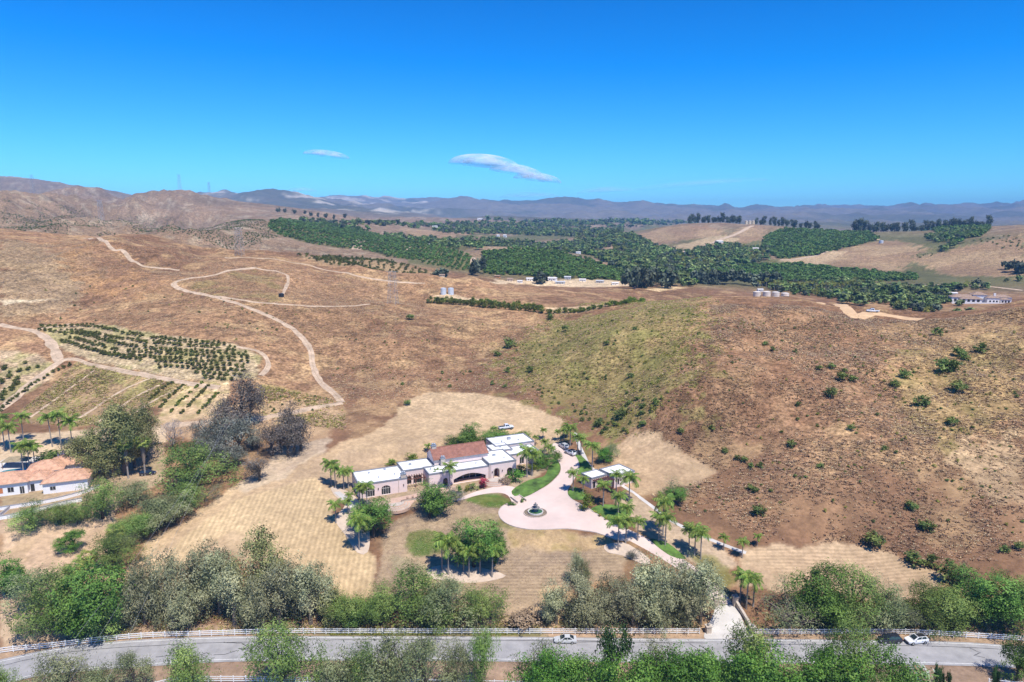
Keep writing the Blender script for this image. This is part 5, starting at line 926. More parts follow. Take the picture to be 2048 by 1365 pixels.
# ------------------------------------------------------------------ palms: trunk and single fronds
def frond(kind, seed):
    rs = np.random.RandomState(seed); P = []; Ln = 2.6; n = 13
    a0,a1 = {'up':(1.05,-.35),'mid':(.6,-1.05),'low':(.05,-1.35)}[kind]; p = np.array((0.,0.,0.)); 
    for i in range(n+1):
        P.append(p.copy()); a = a0+(a1-a0)*(i/n)**1.1; p = p+np.array((math.cos(a),0,math.sin(a)))*Ln/n
    P = np.array(P); V = []; F = []; T = []
    def quad(a,b_,c,d,t): k = len(V); V.extend([a,b_,c,d]); F.append((k,k+1,k+2,k+3)); T.extend([t]*4)
    for i in range(n): quad(P[i]+(0,-.035,0),P[i]+(0,.035,0),P[i+1]+(0,.025,0),P[i+1]+(0,-.025,0),.8)
    for i in range(1,n+1):
        t = i/n; l = .78*math.sin(math.pi*min(.97,.18+.75*t))+.12; d = P[i]-P[i-1]; d /= np.linalg.norm(d)
        for s in (-1,1):
            for k in range(2):
                b0 = P[i]-d*Ln/n*(.5*k); dr = np.array((d[0]*.55,s*(.8+rs.normal(0,.1)),d[2]*.5-.28-rs.uniform(0,.45))); dr /= np.linalg.norm(dr); e = b0+dr*l*rs.uniform(.8,1.1)+np.array((0,0,-.12*l)); w = d*.05
                quad(b0-w,b0+w,e+w*.5,e-w*.5,.5+rs.normal(0,.2))
    me = fast_mesh('frond',np.array(V),np.array(F),(LM['palm'],)); fattr(me,'tint',np.clip(T,0,1)); return me
FR = {k:[frond(k,i+ord(k[0])) for i in range(2)] for k in ('up','mid','low')}
_tb = MB(); _tb.tube([(0,0,-.03),(0,0,.03),(0,0,.2),(.004,0,.5),(0,.004,.8),(0,0,.93),(0,0,1.0)],[.26,.21,.17,.15,.14,.15,.10],9); _o = _tb.build('trunk',bark_p); PTR = _o.data; bpy.data.objects.remove(_o)
_tb = MB(); _tb.lathe([(.15,0),(.17,.25),(.13,.8),(.04,1.1)],8); _o = _tb.build('crownshaft',mat('green_crownshaft',(.16,.22,.06),.6,.15,2)); PSH = _o.data; bpy.data.objects.remove(_o)
def palm(bx, by, ty, label, group=None, nf=17):
    g = G(bx,by); h_,_ = size_px(g,ty,1); o = tag(empty('palm_tree',(g.x,g.y,g.z),random.uniform(0,6.28)),label,'palm',group); th = max(1.2,h_-1.15); sc = min(1.4,max(.6,h_/6.6))*random.uniform(.92,1.1)
    t_ = link('trunk',PTR,o); t_.scale = (min(1.05,sc),min(1.05,sc),th); lean = (random.gauss(0,.012),random.gauss(0,.012)); t_.rotation_euler = (lean[0],lean[1],0)
    s = link('crownshaft',PSH,o); s.location = (lean[1]*th,-lean[0]*th,th-.3); s.scale = (sc,sc,sc)
    for k in range(nf):
        q = k/nf; kd = 'up' if q < .28 else 'mid' if q < .66 else 'low'; f_ = link('frond',random.choice(FR[kd]),o); f_.location = (lean[1]*th,-lean[0]*th,th+.3*sc); z_ = sc*random.uniform(.85,1.12); f_.scale = (z_,z_*random.choice((-1,1)),z_); f_.rotation_euler = (random.gauss(0,.12),random.gauss(0,.14),k*2.39996+random.gauss(0,.2))
def palms(items, desc, group):
    items = sorted(items)
    for i,it in enumerate(items): palm(*it,desc+', '+ordn(i,len(items)),group)
palms([(884,1140,1074),(897,1150,1080),(916,1137,1082),(927,1143,1090),(938,1155,1096),(960,1146,1081),(984,1155,1092)],'palm in the pale sandy bed grove','palm grove in the sandy bed')
palms([(663,971,922),(671,977,931),(688,980,938),(697,977,937),(672,1046,1004),(696,1029,996),(701,1012,983),(720,1011,969),(725,1009,974),(735,1014,966),(719,1100,1033)],'palm in the cluster at the left end of the house','palms at the left end of the house')
palms([(899,979,928),(876,969,939)],'palm standing against the middle of the house front','palms against the house front')
palms([(856,905,886),(784,930,921),(988,877,852)],'palm showing behind the house roofs','palms behind the house')
palms([(1054,955,899),(1064,952,904),(1074,933,900),(1090,907,878),(1097,915,888),(1104,915,891),(1086,879,855),(1071,892,869)],'palm between the right wing and the drive','palms beside the right wing')
palms([(1116,882,858),(1134,877,851),(1140,893,850),(1155,911,869),(1162,912,873),(1128,880,856)],'palm beyond the two parked cars','palms at the top of the drive')
palms([(1184,941,886),(1146,983,940),(1166,985,952),(1206,1013,965),(1232,987,944),(1258,1004,949)],'palm around the garage','palms around the garage')
palms([(1236,1035,987),(1253,1060,1009),(1236,1101,1038),(1251,1086,1034),(1275,1082,1036)],'palm at the lower end of the court','palms at the lower end of the court')
palms([(1317,1083,1029),(1330,1091,1031),(1326,1070,997),(1378,1100,1053),(1389,1111,1053),(1401,1119,1061)],'palm between the lower drive and the ditch','palms between drive and ditch')
palms([(1479,1204,1144),(1492,1218,1151),(1506,1213,1154)],'palm beside the gate wall','palms beside the gate')
palms([(1447,1101,1068),(1484,1116,1077),(1514,1093,1065)],'short young palm near the lower end of the ditch','young palms by the ditch')
palms([(10,900,832),(48,884,829),(105,894,829),(123,899,826),(145,895,839),(22,905,850)],'tall palm in front of the dusty arena','palms by the arena')
palms([(48,949,888),(60,943,887),(71,937,891)],'palm behind the white house roofs','palms behind the white house')
# fan palms with dead skirts
def fan_leaf(seed):
    rs = np.random.RandomState(seed); V = []; F = []; T = []
    for k in range(15):
        a = (k-7)/7*1.9; e = np.array((.9+.75*math.cos(a),.75*math.sin(a),.25-.35*abs(a)/1.9-rs.uniform(0,.15))); b0 = np.array((.85,0,.35)); w = np.array((-math.sin(a),math.cos(a),0))*.06; i = len(V); V += [b0,(b0+e)/2+w,e,(b0+e)/2-w]; F.append((i,i+1,i+2,i+3)); T += [.5+rs.normal(0,.2)]*4
    i = len(V); V += [np.array((0,-.03,0)),np.array((.85,-.02,.35)),np.array((.85,.02,.35)),np.array((0,.03,0))]; F.append((i,i+1,i+2,i+3)); T += [.7]*4
    me = fast_mesh('frond',np.array(V),np.array(F),(LM['fan'],)); fattr(me,'tint',np.clip(T,0,1)); return me
FAN = [fan_leaf(i) for i in range(2)]
_tb = MB(); _tb.lathe([(.22,0),(.42,.2),(.55,.6),(.6,.95),(.2,1.03)],11); _o = _tb.build('dead_skirt',mat('dead_frond_skirt',(.21,.165,.125),.95,.3,3,.1,6)); SK = _o.data; bpy.data.objects.remove(_o)
def fan_palm(bx, by, ty, label, skirt=True, nf=24, ymin=60.):
    g = G(bx,by,ymin); h_,_ = size_px(g,ty,1); o = tag(empty('fan_palm',g,random.uniform(0,6)),label,'palm'); th = max(.6,h_-1.2); t_ = link('trunk',PTR,o); t_.scale = (1.5,1.5,th)
    if skirt: s = link('dead_skirt',SK,o); s.location = (0,0,th*.35); s.scale = (1.2,1.2,th*.66)
    for k in range(nf): f_ = link('frond',random.choice(FAN),o); f_.location = (0,0,th); f_.scale = (1.75,)*3; f_.rotation_euler = (random.gauss(0,.2),.75-1.5*k/nf*1.0+random.gauss(0,.1)-.2,k*2.39996)
    for c in o.children:
        if c.name.startswith('frond'): c.rotation_euler.y = -c.rotation_euler.y
fan_palm(257,957,880,'shaggy fan palm with dead skirt, left of the pair'); fan_palm(291,952,876,'shaggy fan palm with dead skirt, right of the pair'); fan_palm(178,1146,1108,'bushy low fan palm, upper of two in the left field',False); fan_palm(152,1166,1128,'bushy low fan palm, lower of two in the left field',False); fan_palm(236,1100,1054,'fan palm poking out behind the boundary trees',False)
# ------------------------------------------------------------------ orchard and hedge trees, single
def smalltree(key, lm, n=3, lobes=5, clus=9, lv=11, leaf=(.15,.085), zlo=-.05, shape='dome'):
    PROTO[key] = [(crown('crown',LM[lm],i*31+sum(map(ord,key)),lobes=lobes,clus=clus,lv=lv,leaf=leaf,shape=shape,spread=.08,zlo=zlo)[0],None) for i in range(n)]
smalltree('avo','avo',4); smalltree('cit','citrus',3); smalltree('far','far',4,5,6,6,(.30,.2)); smalltree('fardark','fardark',4,6,7,7,(.24,.16),0.0,'column'); smalltree('faro','faro',3,5,6,6,(.30,.2)); smalltree('bshrub','shrub',4,5,8,10,(.17,.08)); smalltree('ysh','yshrub',3,5,8,9,(.17,.06)); smalltree('sil','fardark',4,10,10,9,(.13,.07),.0,'vase')
def one(key, g, w_, h_, name, label, cat, group):
    i = TCNT.get(key,0); TCNT[key] = i+1; o = link(name,PROTO[key][random.randrange(len(PROTO[key]))][0]); o.location = (g[0],g[1],g[2]-.05); o.scale = (w_,w_,h_); o.rotation_euler = (0,0,random.uniform(0,6.28)); return tag(o,label,cat,group)
def orchard_row(pz, step, wm_, hm_, key, name, label, cat, group, skip=.05, jit=.25):
    c = dens([zr(*q) for q in pz],.4); L_ = [0]
    for a,q in zip(c[:-1],c[1:]): L_.append(L_[-1]+(q-a).length)
    st_ = [s for s in np.arange(0,L_[-1],step) if random.random() >= skip]
    for n_,s in enumerate(st_):
        x = float(np.interp(s,L_,[p.x for p in c]))+random.gauss(0,jit); y = float(np.interp(s,L_,[p.y for p in c]))+random.gauss(0,jit); k = random.uniform(.88,1.12); one(key,(x,y,H(x,y)),wm_*k,hm_*k*random.uniform(.9,1.1),name,label+', '+ordn(n_,len(st_)),cat,group)
OR = [[(85,655),(110,655),(140,654),(165,653),(190,655),(215,660),(250,668),(290,675),(330,680),(360,683),(400,687),(440,690),(457,693)],[(80,662),(100,664),(130,666),(150,664),(190,670),(230,678),(270,683),(310,688),(350,691),(400,695),(460,700),(482,703)],[(130,671),(160,669),(200,680),(240,690),(280,696),(320,700),(370,704),(420,706),(492,711)],[(140,678),(170,685),(220,698),(260,705),(300,706),(350,710),(420,714),(502,719)],[(125,685),(160,695),(200,707),(240,712),(290,715),(340,719),(400,723),(502,727)],[(190,703),(235,714),(290,722),(340,725),(400,731),(492,736)],[(320,735),(350,735),(390,738),(430,741),(492,744)],[(395,747),(430,750),(482,754)],[(412,757),(470,762)]]
RN = ['top','second','third','fourth','fifth','sixth','seventh','eighth','lowest']
for i,pz in enumerate(OR): orchard_row(pz,2.75,2.45,2.25,'avo','orchard_tree',f'dark orchard tree in the {RN[i]} hillside orchard row','tree',f'left hillside orchard, {RN[i]} row',.05,.13)
orchard_row([(2,822),(40,790),(75,765),(105,747),(145,730)],2.3,1.9,1.7,'avo','young_orchard_tree','young tree in the single row beside the dirt track','tree','single row beside the dirt track',.08)
for i,pz in enumerate([[(0,800),(20,780),(45,765)],[(0,770),(25,752),(55,742),(85,735)],[(0,745),(25,735),(60,728)],[(10,790),(40,757)]]): orchard_row(pz,3.0,2.6,2.2,'avo','young_orchard_tree',f'young tree in line {("one","two","three","four")[i]} left of the dirt track','tree','patch left of the dirt track',.15,.6)
for i,pz in enumerate([[(322,815),(345,790),(372,768)],[(340,826),(365,800),(402,768)],[(362,828),(385,805),(418,772)],[(396,828),(415,808),(440,785)],[(300,800),(330,775),(350,765)]]): orchard_row(pz,1.5,1.75,1.35,'cit' if i%2 else 'avo','orchard_sapling',f'low sapling in the {("second","third","fourth","rightmost","leftmost")[i]} strip below the orchard','sapling','short sapling strips',.1,.2)
for i,pz in enumerate([[(862,606),(900,609),(950,613),(1000,618),(1050,622),(1088,627)],[(872,602),(930,607),(990,611),(1040,616),(1085,621)]]): orchard_row(pz,3.0,4.2,3.9,'cit' if i else 'avo','hedge_tree',('front' if i == 0 else 'back')+' row hedge tree below the silver tanks','tree','hedge on the middle crest',.03,.4)
orchard_row([(1100,628),(1140,626),(1180,621),(1220,612),(1260,606),(1285,602)],3.0,4.2,3.6,'cit','hedge_tree','hedge tree left of the right-hand summit','tree','hedge left of the summit',.03,.5)
# ------------------------------------------------------------------ hill shrubs, single
BIG = [(1662,795,24),(1684,762,22),(1705,764,18),(1580,893,18),(1516,1030,26),(1743,1095,36),(1826,1128,34),(1862,1135,34),(1845,812,28),(1912,784,30),(1810,755,26),(1790,772,22),(1888,745,34),(1905,742,30),(1917,712,26),(1960,705,24),(1875,672,20),(1850,1060,30),(1822,1018,24),(1900,850,20),(1930,720,20),(1700,860,16),(1595,812,12),(1640,740,14),(1530,690,12),(1545,702,12),(1662,738,14),(1450,905,14),(1475,920,14),(1502,935,14),(1520,935,14),(1488,925,14),(1690,745,10),(1590,705,10),(1640,935,14),(1770,900,14),(2010,1105,18),(2035,1098,18),(1500,980,14),(1510,985,14),(1425,860,14),(1362,868,14),(1020,695,26),(1060,745,16),(1132,663,14),(1270,660,10),(1262,755,14),(1242,835,30),(1200,850,22),(985,770,10),(822,640,16),(995,712,16),(815,810,14),(805,770,8),(1010,775,10),(940,745,8),(885,748,8),(1015,745,14),(1100,640,18),(1215,690,12),(900,775,8)]
for big,side in ((1,1),(1,0),(0,1),(0,0)):
    sel = sorted(q for q in BIG if (q[2] >= 20) == bool(big) and (q[0] > 1300) == bool(side))
    for i,(px,py,w) in enumerate(sel):
        g = G(px,py); _,ww = size_px(g,py-10,w); lb = ('large' if big else 'small round')+' green shrub on the '+('right-hand hillside' if side else 'ravine slopes left of the summit')
        one('bshrub',g,ww*1.15,ww*random.uniform(.7,.95),'hill_shrub',lb+', '+ordn(i,len(sel)),'shrub','green shrubs on the dry slopes')
rs_ = random.Random(21)
def scatter_ind(poly, n, smin, smax, keys, label, name, group):
    xs_ = [p[0] for p in poly]; ys_ = [p[1] for p in poly]; c = 0
    while c < n:
        x,y = rs_.uniform(min(xs_),max(xs_)),rs_.uniform(min(ys_),max(ys_))
        if not inpoly(np.array(x),np.array(y),poly): continue
        g = G(x,y); s = rs_.uniform(smin,smax); one(rs_.choice(keys),g,s,s*rs_.uniform(.6,.9),name,label,'shrub',group); c += 1
scatter_ind([(1020,690),(1110,650),(1400,625),(1410,720),(1370,790),(1290,850),(1200,860),(1100,810),(1040,760)],110,.7,1.9,['bshrub','ysh','ysh'],'small yellow-green shrub on the green spur above the ravine','spur_shrub','small shrubs on the green spur')
scatter_ind([(1130,820),(1220,800),(1330,800),(1300,850),(1240,875),(1190,868)],34,1.3,2.8,['bshrub','bshrub','ysh'],'leafy shrub crowding the foot of the ravine above the drive','ravine_shrub','shrubs at the ravine foot')
scatter_ind([(1440,660),(1700,650),(2040,650),(2040,1080),(1800,1080),(1500,1000),(1420,880)],85,.6,1.5,['bshrub','ysh'],'small shrub scattered on the right-hand dry hillside','slope_shrub','small shrubs on the right hillside')
scatter_ind([(1740,670),(1850,670),(1850,740),(1760,800),(1720,760)],18,.9,1.8,['ysh'],'yellow-green shrub in the patch near the right-hand saddle','saddle_shrub','yellow shrubs near the saddle')
scatter_ind([(60,560),(330,560),(600,640),(600,720),(300,650),(120,640)],30,.8,1.8,['bshrub','ysh'],'small shrub on the brown left hillside','brown_hill_shrub','small shrubs on the left hillside')
scatter_ind([(520,785),(640,790),(640,830),(520,830)],14,.7,1.5,['bshrub','ysh'],'small shrub near the end of the winding dirt track','track_shrub','small shrubs by the dirt track')
scatter_ind([(760,640),(1000,650),(960,760),(720,780)],22,.6,1.5,['bshrub','ysh'],'small shrub on the slope below the pylon','pylon_shrub','small shrubs below the pylon')
scatter_ind([(1290,990),(1420,950),(1480,1040),(1380,1050)],18,.5,1.1,['bshrub'],'tiny shrub on the slope behind the half-dead bush','bank_shrub','tiny shrubs above the ditch')
# ------------------------------------------------------------------ ridge-line and valley trees that stand out singly
def ridge_trees(pxs, Y0, h0, h1, w0, w1, label, name, group, key='sil'):
    for n_,px in enumerate(pxs):
        px = px+random.uniform(-2.5,2.5); g = crest(px,Y0*random.uniform(.97,1.03),.88,1.12); h_ = random.uniform(h0,h1); one(key,(g.x,g.y,g.z-h_*.06),random.uniform(w0,w1),h_,name,label+', '+ordn(n_,len(pxs)),'tree',group)
ridge_trees(list(range(1376,1484,7)),1600,17,27,9,15,'dark skyline tree left of the cream tanks','skyline_tree','skyline row left of the cream tanks')
ridge_trees(list(range(1512,1640,9)),1560,14,24,9,15,'dark skyline tree right of the cream tanks','skyline_tree','skyline row right of the cream tanks')
ridge_trees(list(range(1712,1800,9)),1480,18,32,13,22,'dark spreading tree above the far bare slope','skyline_tree','clump above the far bare slope')
ridge_trees(list(range(1812,1985,11)),1450,14,30,11,20,'dark tree on the far right skyline','skyline_tree','broken row on the far right skyline')
ridge_trees([560,573,590,612,625,640,655,668,690],1500,9,15,8,13,'dark skyline tree above the far left orchard','skyline_tree','skyline above the far left orchard')
def valley_trees(items, label, name, group, key='fardark', ym=600):
    items = sorted(items)
    for n_,(px,py,tp,w) in enumerate(items):
        g = G(px,py,ym); h_,ww = size_px(g,tp,w); one(key,(g.x,g.y,g.z),ww*1.15,h_*1.1,name,label+', '+ordn(n_,len(items)),'tree',group)
valley_trees([(x,y+rs_.uniform(-2,2),y-rs_.uniform(26,38),rs_.uniform(14,20)) for x,y in ((945,553),(955,552),(965,550),(950,548))],'tall dark tree left of the dome orchard','windbreak_tree','windbreak left of the dome orchard')
valley_trees([(1078,568,541,22),(1086,567,543,18)],'dark tree standing behind the bare knoll','knoll_tree','trees behind the bare knoll')
valley_trees([(x,576+rs_.uniform(-3,2),536+rs_.uniform(-3,8),rs_.uniform(18,26)) for x in range(1256,1345,11)],'dark tall tree beyond the sandy hilltop','grove_tree','grove beyond the sandy hilltop')
valley_trees([(x,568+(x-1390)*.03+rs_.uniform(-2,3),540+(x-1390)*.03+rs_.uniform(-4,5),rs_.uniform(18,28)) for x in range(1388,1560,11)],'dark tree in the long right valley windbreak','windbreak_tree','long windbreak in the right valley')
valley_trees([(875,562,540,20),(888,560,537,24),(862,562,548,14)],'dark round tree beside the mid orchard','orchard_edge_tree','trees beside the mid orchard')
valley_trees([(2012,540,523,16),(2025,545,520,20),(2040,548,522,22),(2048,545,525,20)],'dark tree at the right edge of the far slope','edge_tree','trees at the right edge')
VT = ((1742,600,584,18),(1760,592,566,26),(1785,594,568,26),(1805,592,570,28),(1840,596,578,24),(1880,592,572,26),(1896,602,588,12),(1835,616,602,20),(1918,612,600,16),(1876,604,590,24),(1915,634,618,18),(1940,630,617,22),(1720,612,592,30),(1690,608,590,26))
for i,(px,py,tp,w) in enumerate(VT):
    g = G(px,py,420); h_,ww = size_px(g,tp,w); one('far',g,ww*1.2,h_*1.1,'villa_tree','green valley tree near the white villa, '+ordn(sorted(q[0] for q in VT).index(px),len(VT)),'tree','trees around the white villa')
# palm nursery row
for i,px in enumerate(range(1516,1722,8)):
    g = G(px,583-abs(px-1640)*.03+rs_.uniform(-3,3),430); h_ = rs_.uniform(8,12); o = tag(empty('nursery_palm',g,rs_.uniform(0,6)),'palm in the nursery row behind the concrete tanks, '+ordn(i,26),'palm','palm nursery row'); t_ = link('trunk',PTR,o); t_.scale = (1.6,1.6,h_*.85); c_ = link('crown',PROTO['ysh'][i%3][0],o); c_.location = (0,0,h_*.66); c_.scale = (5,5,h_*.4)
# ------------------------------------------------------------------ uncountable cover: woods, orchards, dry brush and grass (instanced)
def instancer(name, keys, pts, scl, label, group=None, lean=0.):
    """a point cloud mesh whose points carry small plants"""
    pts = np.asarray(pts,np.float32); n = len(pts); me = bpy.data.meshes.new(name); me.vertices.add(n); me.vertices.foreach_set('co',pts.ravel())
    a = me.attributes.new('sc','FLOAT_VECTOR','POINT'); a.data.foreach_set('vector',np.asarray(scl,np.float32).ravel())
    a = me.attributes.new('rt','FLOAT_VECTOR','POINT'); a.data.foreach_set('vector',np.c_[np.zeros((n,2)),NR.uniform(0,6.28,n)].astype(np.float32).ravel())
    a = me.attributes.new('pick','INT','POINT'); a.data.foreach_set('value',NR.randint(0,len(keys),n).astype(np.int32))
    o = tag(link(name,me),label,None,group,'stuff')
    ng = bpy.data.node_groups.new('scatter_'+name,'GeometryNodeTree'); ng.interface.new_socket('Geometry',in_out='INPUT',socket_type='NodeSocketGeometry'); ng.interface.new_socket('Geometry',in_out='OUTPUT',socket_type='NodeSocketGeometry')
    gi = ng.nodes.new('NodeGroupInput'); go = ng.nodes.new('NodeGroupOutput'); ip = ng.nodes.new('GeometryNodeInstanceOnPoints'); ip.inputs['Pick Instance'].default_value = True; gj = ng.nodes.new('GeometryNodeGeometryToInstance')
    for me_ in keys:
        so = bpy.data.objects.new('seed_'+name,me_); oi = ng.nodes.new('GeometryNodeObjectInfo'); oi.inputs['Object'].default_value = so; oi.inputs['As Instance'].default_value = False; ng.links.new(oi.outputs['Geometry'],gj.inputs[0])
    def na(nm, ty):
        q = ng.nodes.new('GeometryNodeInputNamedAttribute'); q.data_type = ty; q.inputs['Name'].default_value = nm; return [s for s in q.outputs if s.enabled][0]
    ng.links.new(gi.outputs[0],ip.inputs['Points']); ng.links.new(gj.outputs[0],ip.inputs['Instance']); ng.links.new(na('sc','FLOAT_VECTOR'),ip.inputs['Scale']); ng.links.new(na('rt','FLOAT_VECTOR'),ip.inputs['Rotation']); ng.links.new(na('pick','INT'),ip.inputs['Instance Index']); ng.links.new(ip.outputs[0],go.inputs[0])
    md = o.modifiers.new('scatter','NODES'); md.node_group = ng; return o
def pts_in(poly, spacing, ym, rows=None, jit=.35, ymax=14000., thin=None):
    wp = W(poly,ym,ymax); xs_ = [p[0] for p in wp]; ys_ = [p[1] for p in wp]
    gx,gy = np.meshgrid(np.arange(min(xs_),max(xs_),spacing),np.arange(min(ys_),max(ys_),spacing if rows is None else rows)); gx = gx.ravel()+NR.uniform(-1,1,gx.size)*spacing*jit; gy = gy.ravel()+NR.uniform(-1,1,gy.size)*spacing*jit
    k = inpoly(gx,gy,wp)
    if thin is not None: k &= fbm(gx/thin[0],gy/thin[0],thin[2],3) > thin[1]
    gx = gx[k]; gy = gy[k]; return np.c_[gx,gy,Hm(gx,gy)]
def sizes(n, a, b_, asp=.9): s = NR.uniform(a,b_,n); return np.c_[s,s,s*asp*NR.uniform(.8,1.15,n)]
def meshes(k): return [m_ for m_,_ in PROTO[k]]
for k,sp,a,b_,rw,lb in (('a',7.5,4.5,6.8,9.,'green orchard in straight rows on the far left hill'),('a2',6,3.2,4.8,9.,'orchard rows beside the farm lane'),('b',6.5,2.2,4.2,7,'sparse young orchard behind the pylon'),('c',6.0,5.,7.6,None,'dense green orchard on the domed hill'),('d',7.5,7,10.5,None,'dense orchard on the far right slope'),('e',6.5,6,9.5,None,'dense tree belt across the right valley'),('f',9,7,11,None,'orchard on the far right skyline')):
    P = pts_in(ORCH[k][0],sp,ORCH[k][1],rw,.16 if rw else .35); instancer('orchard_block',meshes('faro') if k != 'b' else meshes('avo'),P,sizes(len(P),a,b_,.85),lb)
WOOD = [([(700,446),(900,448),(1100,447),(1250,449),(1240,478),(1100,474),(1000,468),(900,468),(800,458),(720,455)],16,900,(120,.45,5),7,15,'woods across the far valley'),([(960,485),(1100,490),(1240,470),(1330,500),(1480,505),(1545,520),(1420,546),(1385,574),(1270,574),(1240,545),(1160,508),(1040,496)],8.5,650,(60,.46,6),5,13,'leafy woods along the valley floor'),
  ([(1545,566),(1700,566),(1850,574),(2040,560),(2048,590),(1930,578),(1900,598),(1868,632),(1800,622),(1700,606),(1600,592),(1540,582)],7.5,440,(50,.455,7),4,10,'woods around the right valley'),([(1850,474),(1900,464),(1965,462),(1930,485),(1895,505),(1870,500)],9,800,(60,.36,8),6,11,'dark scrub in the far right gully'),
  ([(760,470),(860,480),(990,482),(960,500),(900,495),(800,478)],10,700,(60,.44,9),6,12,'woods between the far orchards'),([(960,440),(1250,440),(1400,443),(1300,452),(1000,446)],40,2400,(200,.40,10),14,26,'distant woods on the plain'),([(1540,500),(1440,488),(1360,506),(1420,520),(1540,520)],9,750,(60,.46,12),5,10,'scrub below the cream tanks'),([(1740,600),(1860,604),(1880,632),(1800,622)],6.5,400,(40,.36,13),5,9,'woods below the crest track'),
  ([(590,438),(700,446),(760,458),(700,462),(620,450)],13,900,(100,.44,14),7,13,'trees above the far left orchard')]
for pz,sp,ym,th,a,b_,lb in WOOD:
    P = pts_in(pz,sp,ym,None,.45,thin=th)
    if len(P): instancer('valley_woods',meshes('far')+meshes('far')+meshes('faro')+meshes('fardark')[:2]+meshes('ysh')[:1],P,sizes(len(P),a*.8,b_,.9),lb)
# scrub dots on the grey second hills
P = pts_in([(0,400),(150,415),(330,432),(520,440),(560,475),(480,508),(300,470),(0,462)],4.2,640,None,.5,1600,thin=(30,.42,15)); instancer('sage_scrub',meshes('bshrub')[:2]+[PROTO['far'][0][0]],P,sizes(len(P),.9,2.2,.6),'grey sage scrub dotted over the second row of hills')
P = pts_in([(1820,515),(1900,490),(2048,468),(2048,556),(1900,552)],11,800,None,.5,thin=(60,.52,16)); instancer('sage_scrub',meshes('bshrub')[:2],P,sizes(len(P),2,4.5,.7),'scrub dotted over the far right slope')
for pz,n_,lb in (([(1440,640),(1700,640),(2048,640),(2120,700),(2120,1100),(1800,1080),(1500,1000),(1420,880)],420,'low dry-season scrub dotting the right-hand hillside'),([(1000,720),(1110,650),(1400,610),(1400,720),(1360,790),(1290,850),(1200,860),(1060,800)],420,'low yellow-green scrub dotting the spur'),([(100,560),(500,600),(800,640),(1000,660),(980,760),(700,780),(600,700),(300,650)],200,'low scrub dotting the left and middle hills')):
    wp = W(pz,60,600); xs_ = [p[0] for p in wp]; ys_ = [p[1] for p in wp]; x = NR.uniform(min(xs_),max(xs_),n_*4); y = NR.uniform(min(ys_),max(ys_),n_*4); k = inpoly(x,y,wp)&(fbm(x/25,y/25,n_%89,3)+NR.uniform(-.2,.2,n_*4) > .5); x = x[k][:n_]; y = y[k][:n_]; P = np.c_[x,y,Hm(x,y)]; instancer('low_scrub',meshes('ysh')+meshes('bshrub')[:2],P,sizes(len(P),.45,1.3,.6),lb)
# tufts
def tuft(name, lm, n, seed, l=.5, w=.09, up=.8):
    rs = np.random.RandomState(seed); V = []; F = []; T = []
    for k in range(n):
        a = rs.uniform(0,6.28); r = rs.uniform(0,.4); b0 = np.array((math.cos(a)*r,math.sin(a)*r,-.05)); d = np.array((math.cos(a)*(1-up)+rs.normal(0,.25),math.sin(a)*(1-up)+rs.normal(0,.25),up)); e = b0+d*l*rs.uniform(.6,1.2); s = np.array((-math.sin(a),math.cos(a),0))*w; i = len(V); V += [b0-s,b0+s,e+s*.4,e-s*.4]; F.append((i,i+1,i+2,i+3)); T += [.5+rs.normal(0,.25)]*4
    me = fast_mesh(name,np.array(V),np.array(F),(LM[lm],)); fattr(me,'tint',np.clip(T,0,1)); return me
TS = [tuft('tuft','straw',9,i,.55,.10,.5) for i in range(3)]; TB = [tuft('tuft','brown',10,i+5,.55,.11,.45) for i in range(3)]; TG = [tuft('tuft','yshrub',9,i+9,.7,.10,.7) for i in range(2)]; TL = [tuft('tuft','bright',8,i+12,.4,.05,.8) for i in range(2)]
def cover(poly, n, ym=60., ymax=700.):
    wp = W(poly,ym,ymax); xs_ = [p[0] for p in wp]; ys_ = [p[1] for p in wp]; x = NR.uniform(min(xs_),max(xs_),n*5); y = NR.uniform(min(ys_),max(ys_),n*5); k = inpoly(x,y,wp)&(fbm(x/11,y/11,n%97,3)+NR.uniform(-.18,.18,n*5) > .47); x = x[k][:n]; y = y[k][:n]; return np.c_[x,y,Hm(x,y)]
P = cover([(1420,610),(1700,628),(1850,640),(2048,615),(2140,640),(2140,1120),(1900,1130),(1700,1085),(1500,1090),(1300,990),(1440,945),(1300,865),(1400,740)],42000); instancer('dry_brush',TB+TS+TB,P,sizes(len(P),.4,1.3,.9),'dry brown brush covering the right-hand hillside')
P = cover([(960,740),(1040,660),(1110,635),(1300,600),(1440,598),(1450,700),(1400,800),(1320,860),(1230,885),(1150,850),(1040,800)],18000); instancer('green_brush',TB+TS+TG+TG+TB,P,sizes(len(P),.4,1.3,.8),'yellow-green weeds and brush on the spur')
P = cover([(0,480),(300,480),(500,530),(860,565),(1000,620),(1090,650),(990,720),(1000,780),(860,780),(800,810),(700,880),(640,830),(680,800),(620,690),(520,690),(300,655),(0,640)],30000); instancer('dry_brush',TB+TS+TS,P,sizes(len(P),.4,1.2,.6),'dry brush over the left and middle hills')
P = cover([(155,722),(270,748),(380,772),(330,800),(220,850),(60,848),(30,830)],5000); instancer('weeds',TB+TS+TG,P,sizes(len(P),.4,1.3,.8),'weeds on the fallow terrace below the orchard')
P = cover([(520,770),(690,800),(690,860),(520,840)],3000); instancer('weeds',TS+TB+TG,P,sizes(len(P),.4,1.2,.8),'weeds at the foot of the dirt track')
P = cover([(0,1230),(260,1280),(700,1258),(1400,1258),(1400,1240),(700,1225),(260,1235)],5000,60,160); instancer('verge_weeds',TS+TB+TG,P,sizes(len(P),.3,.9,.8),'weeds under the roadside trees')
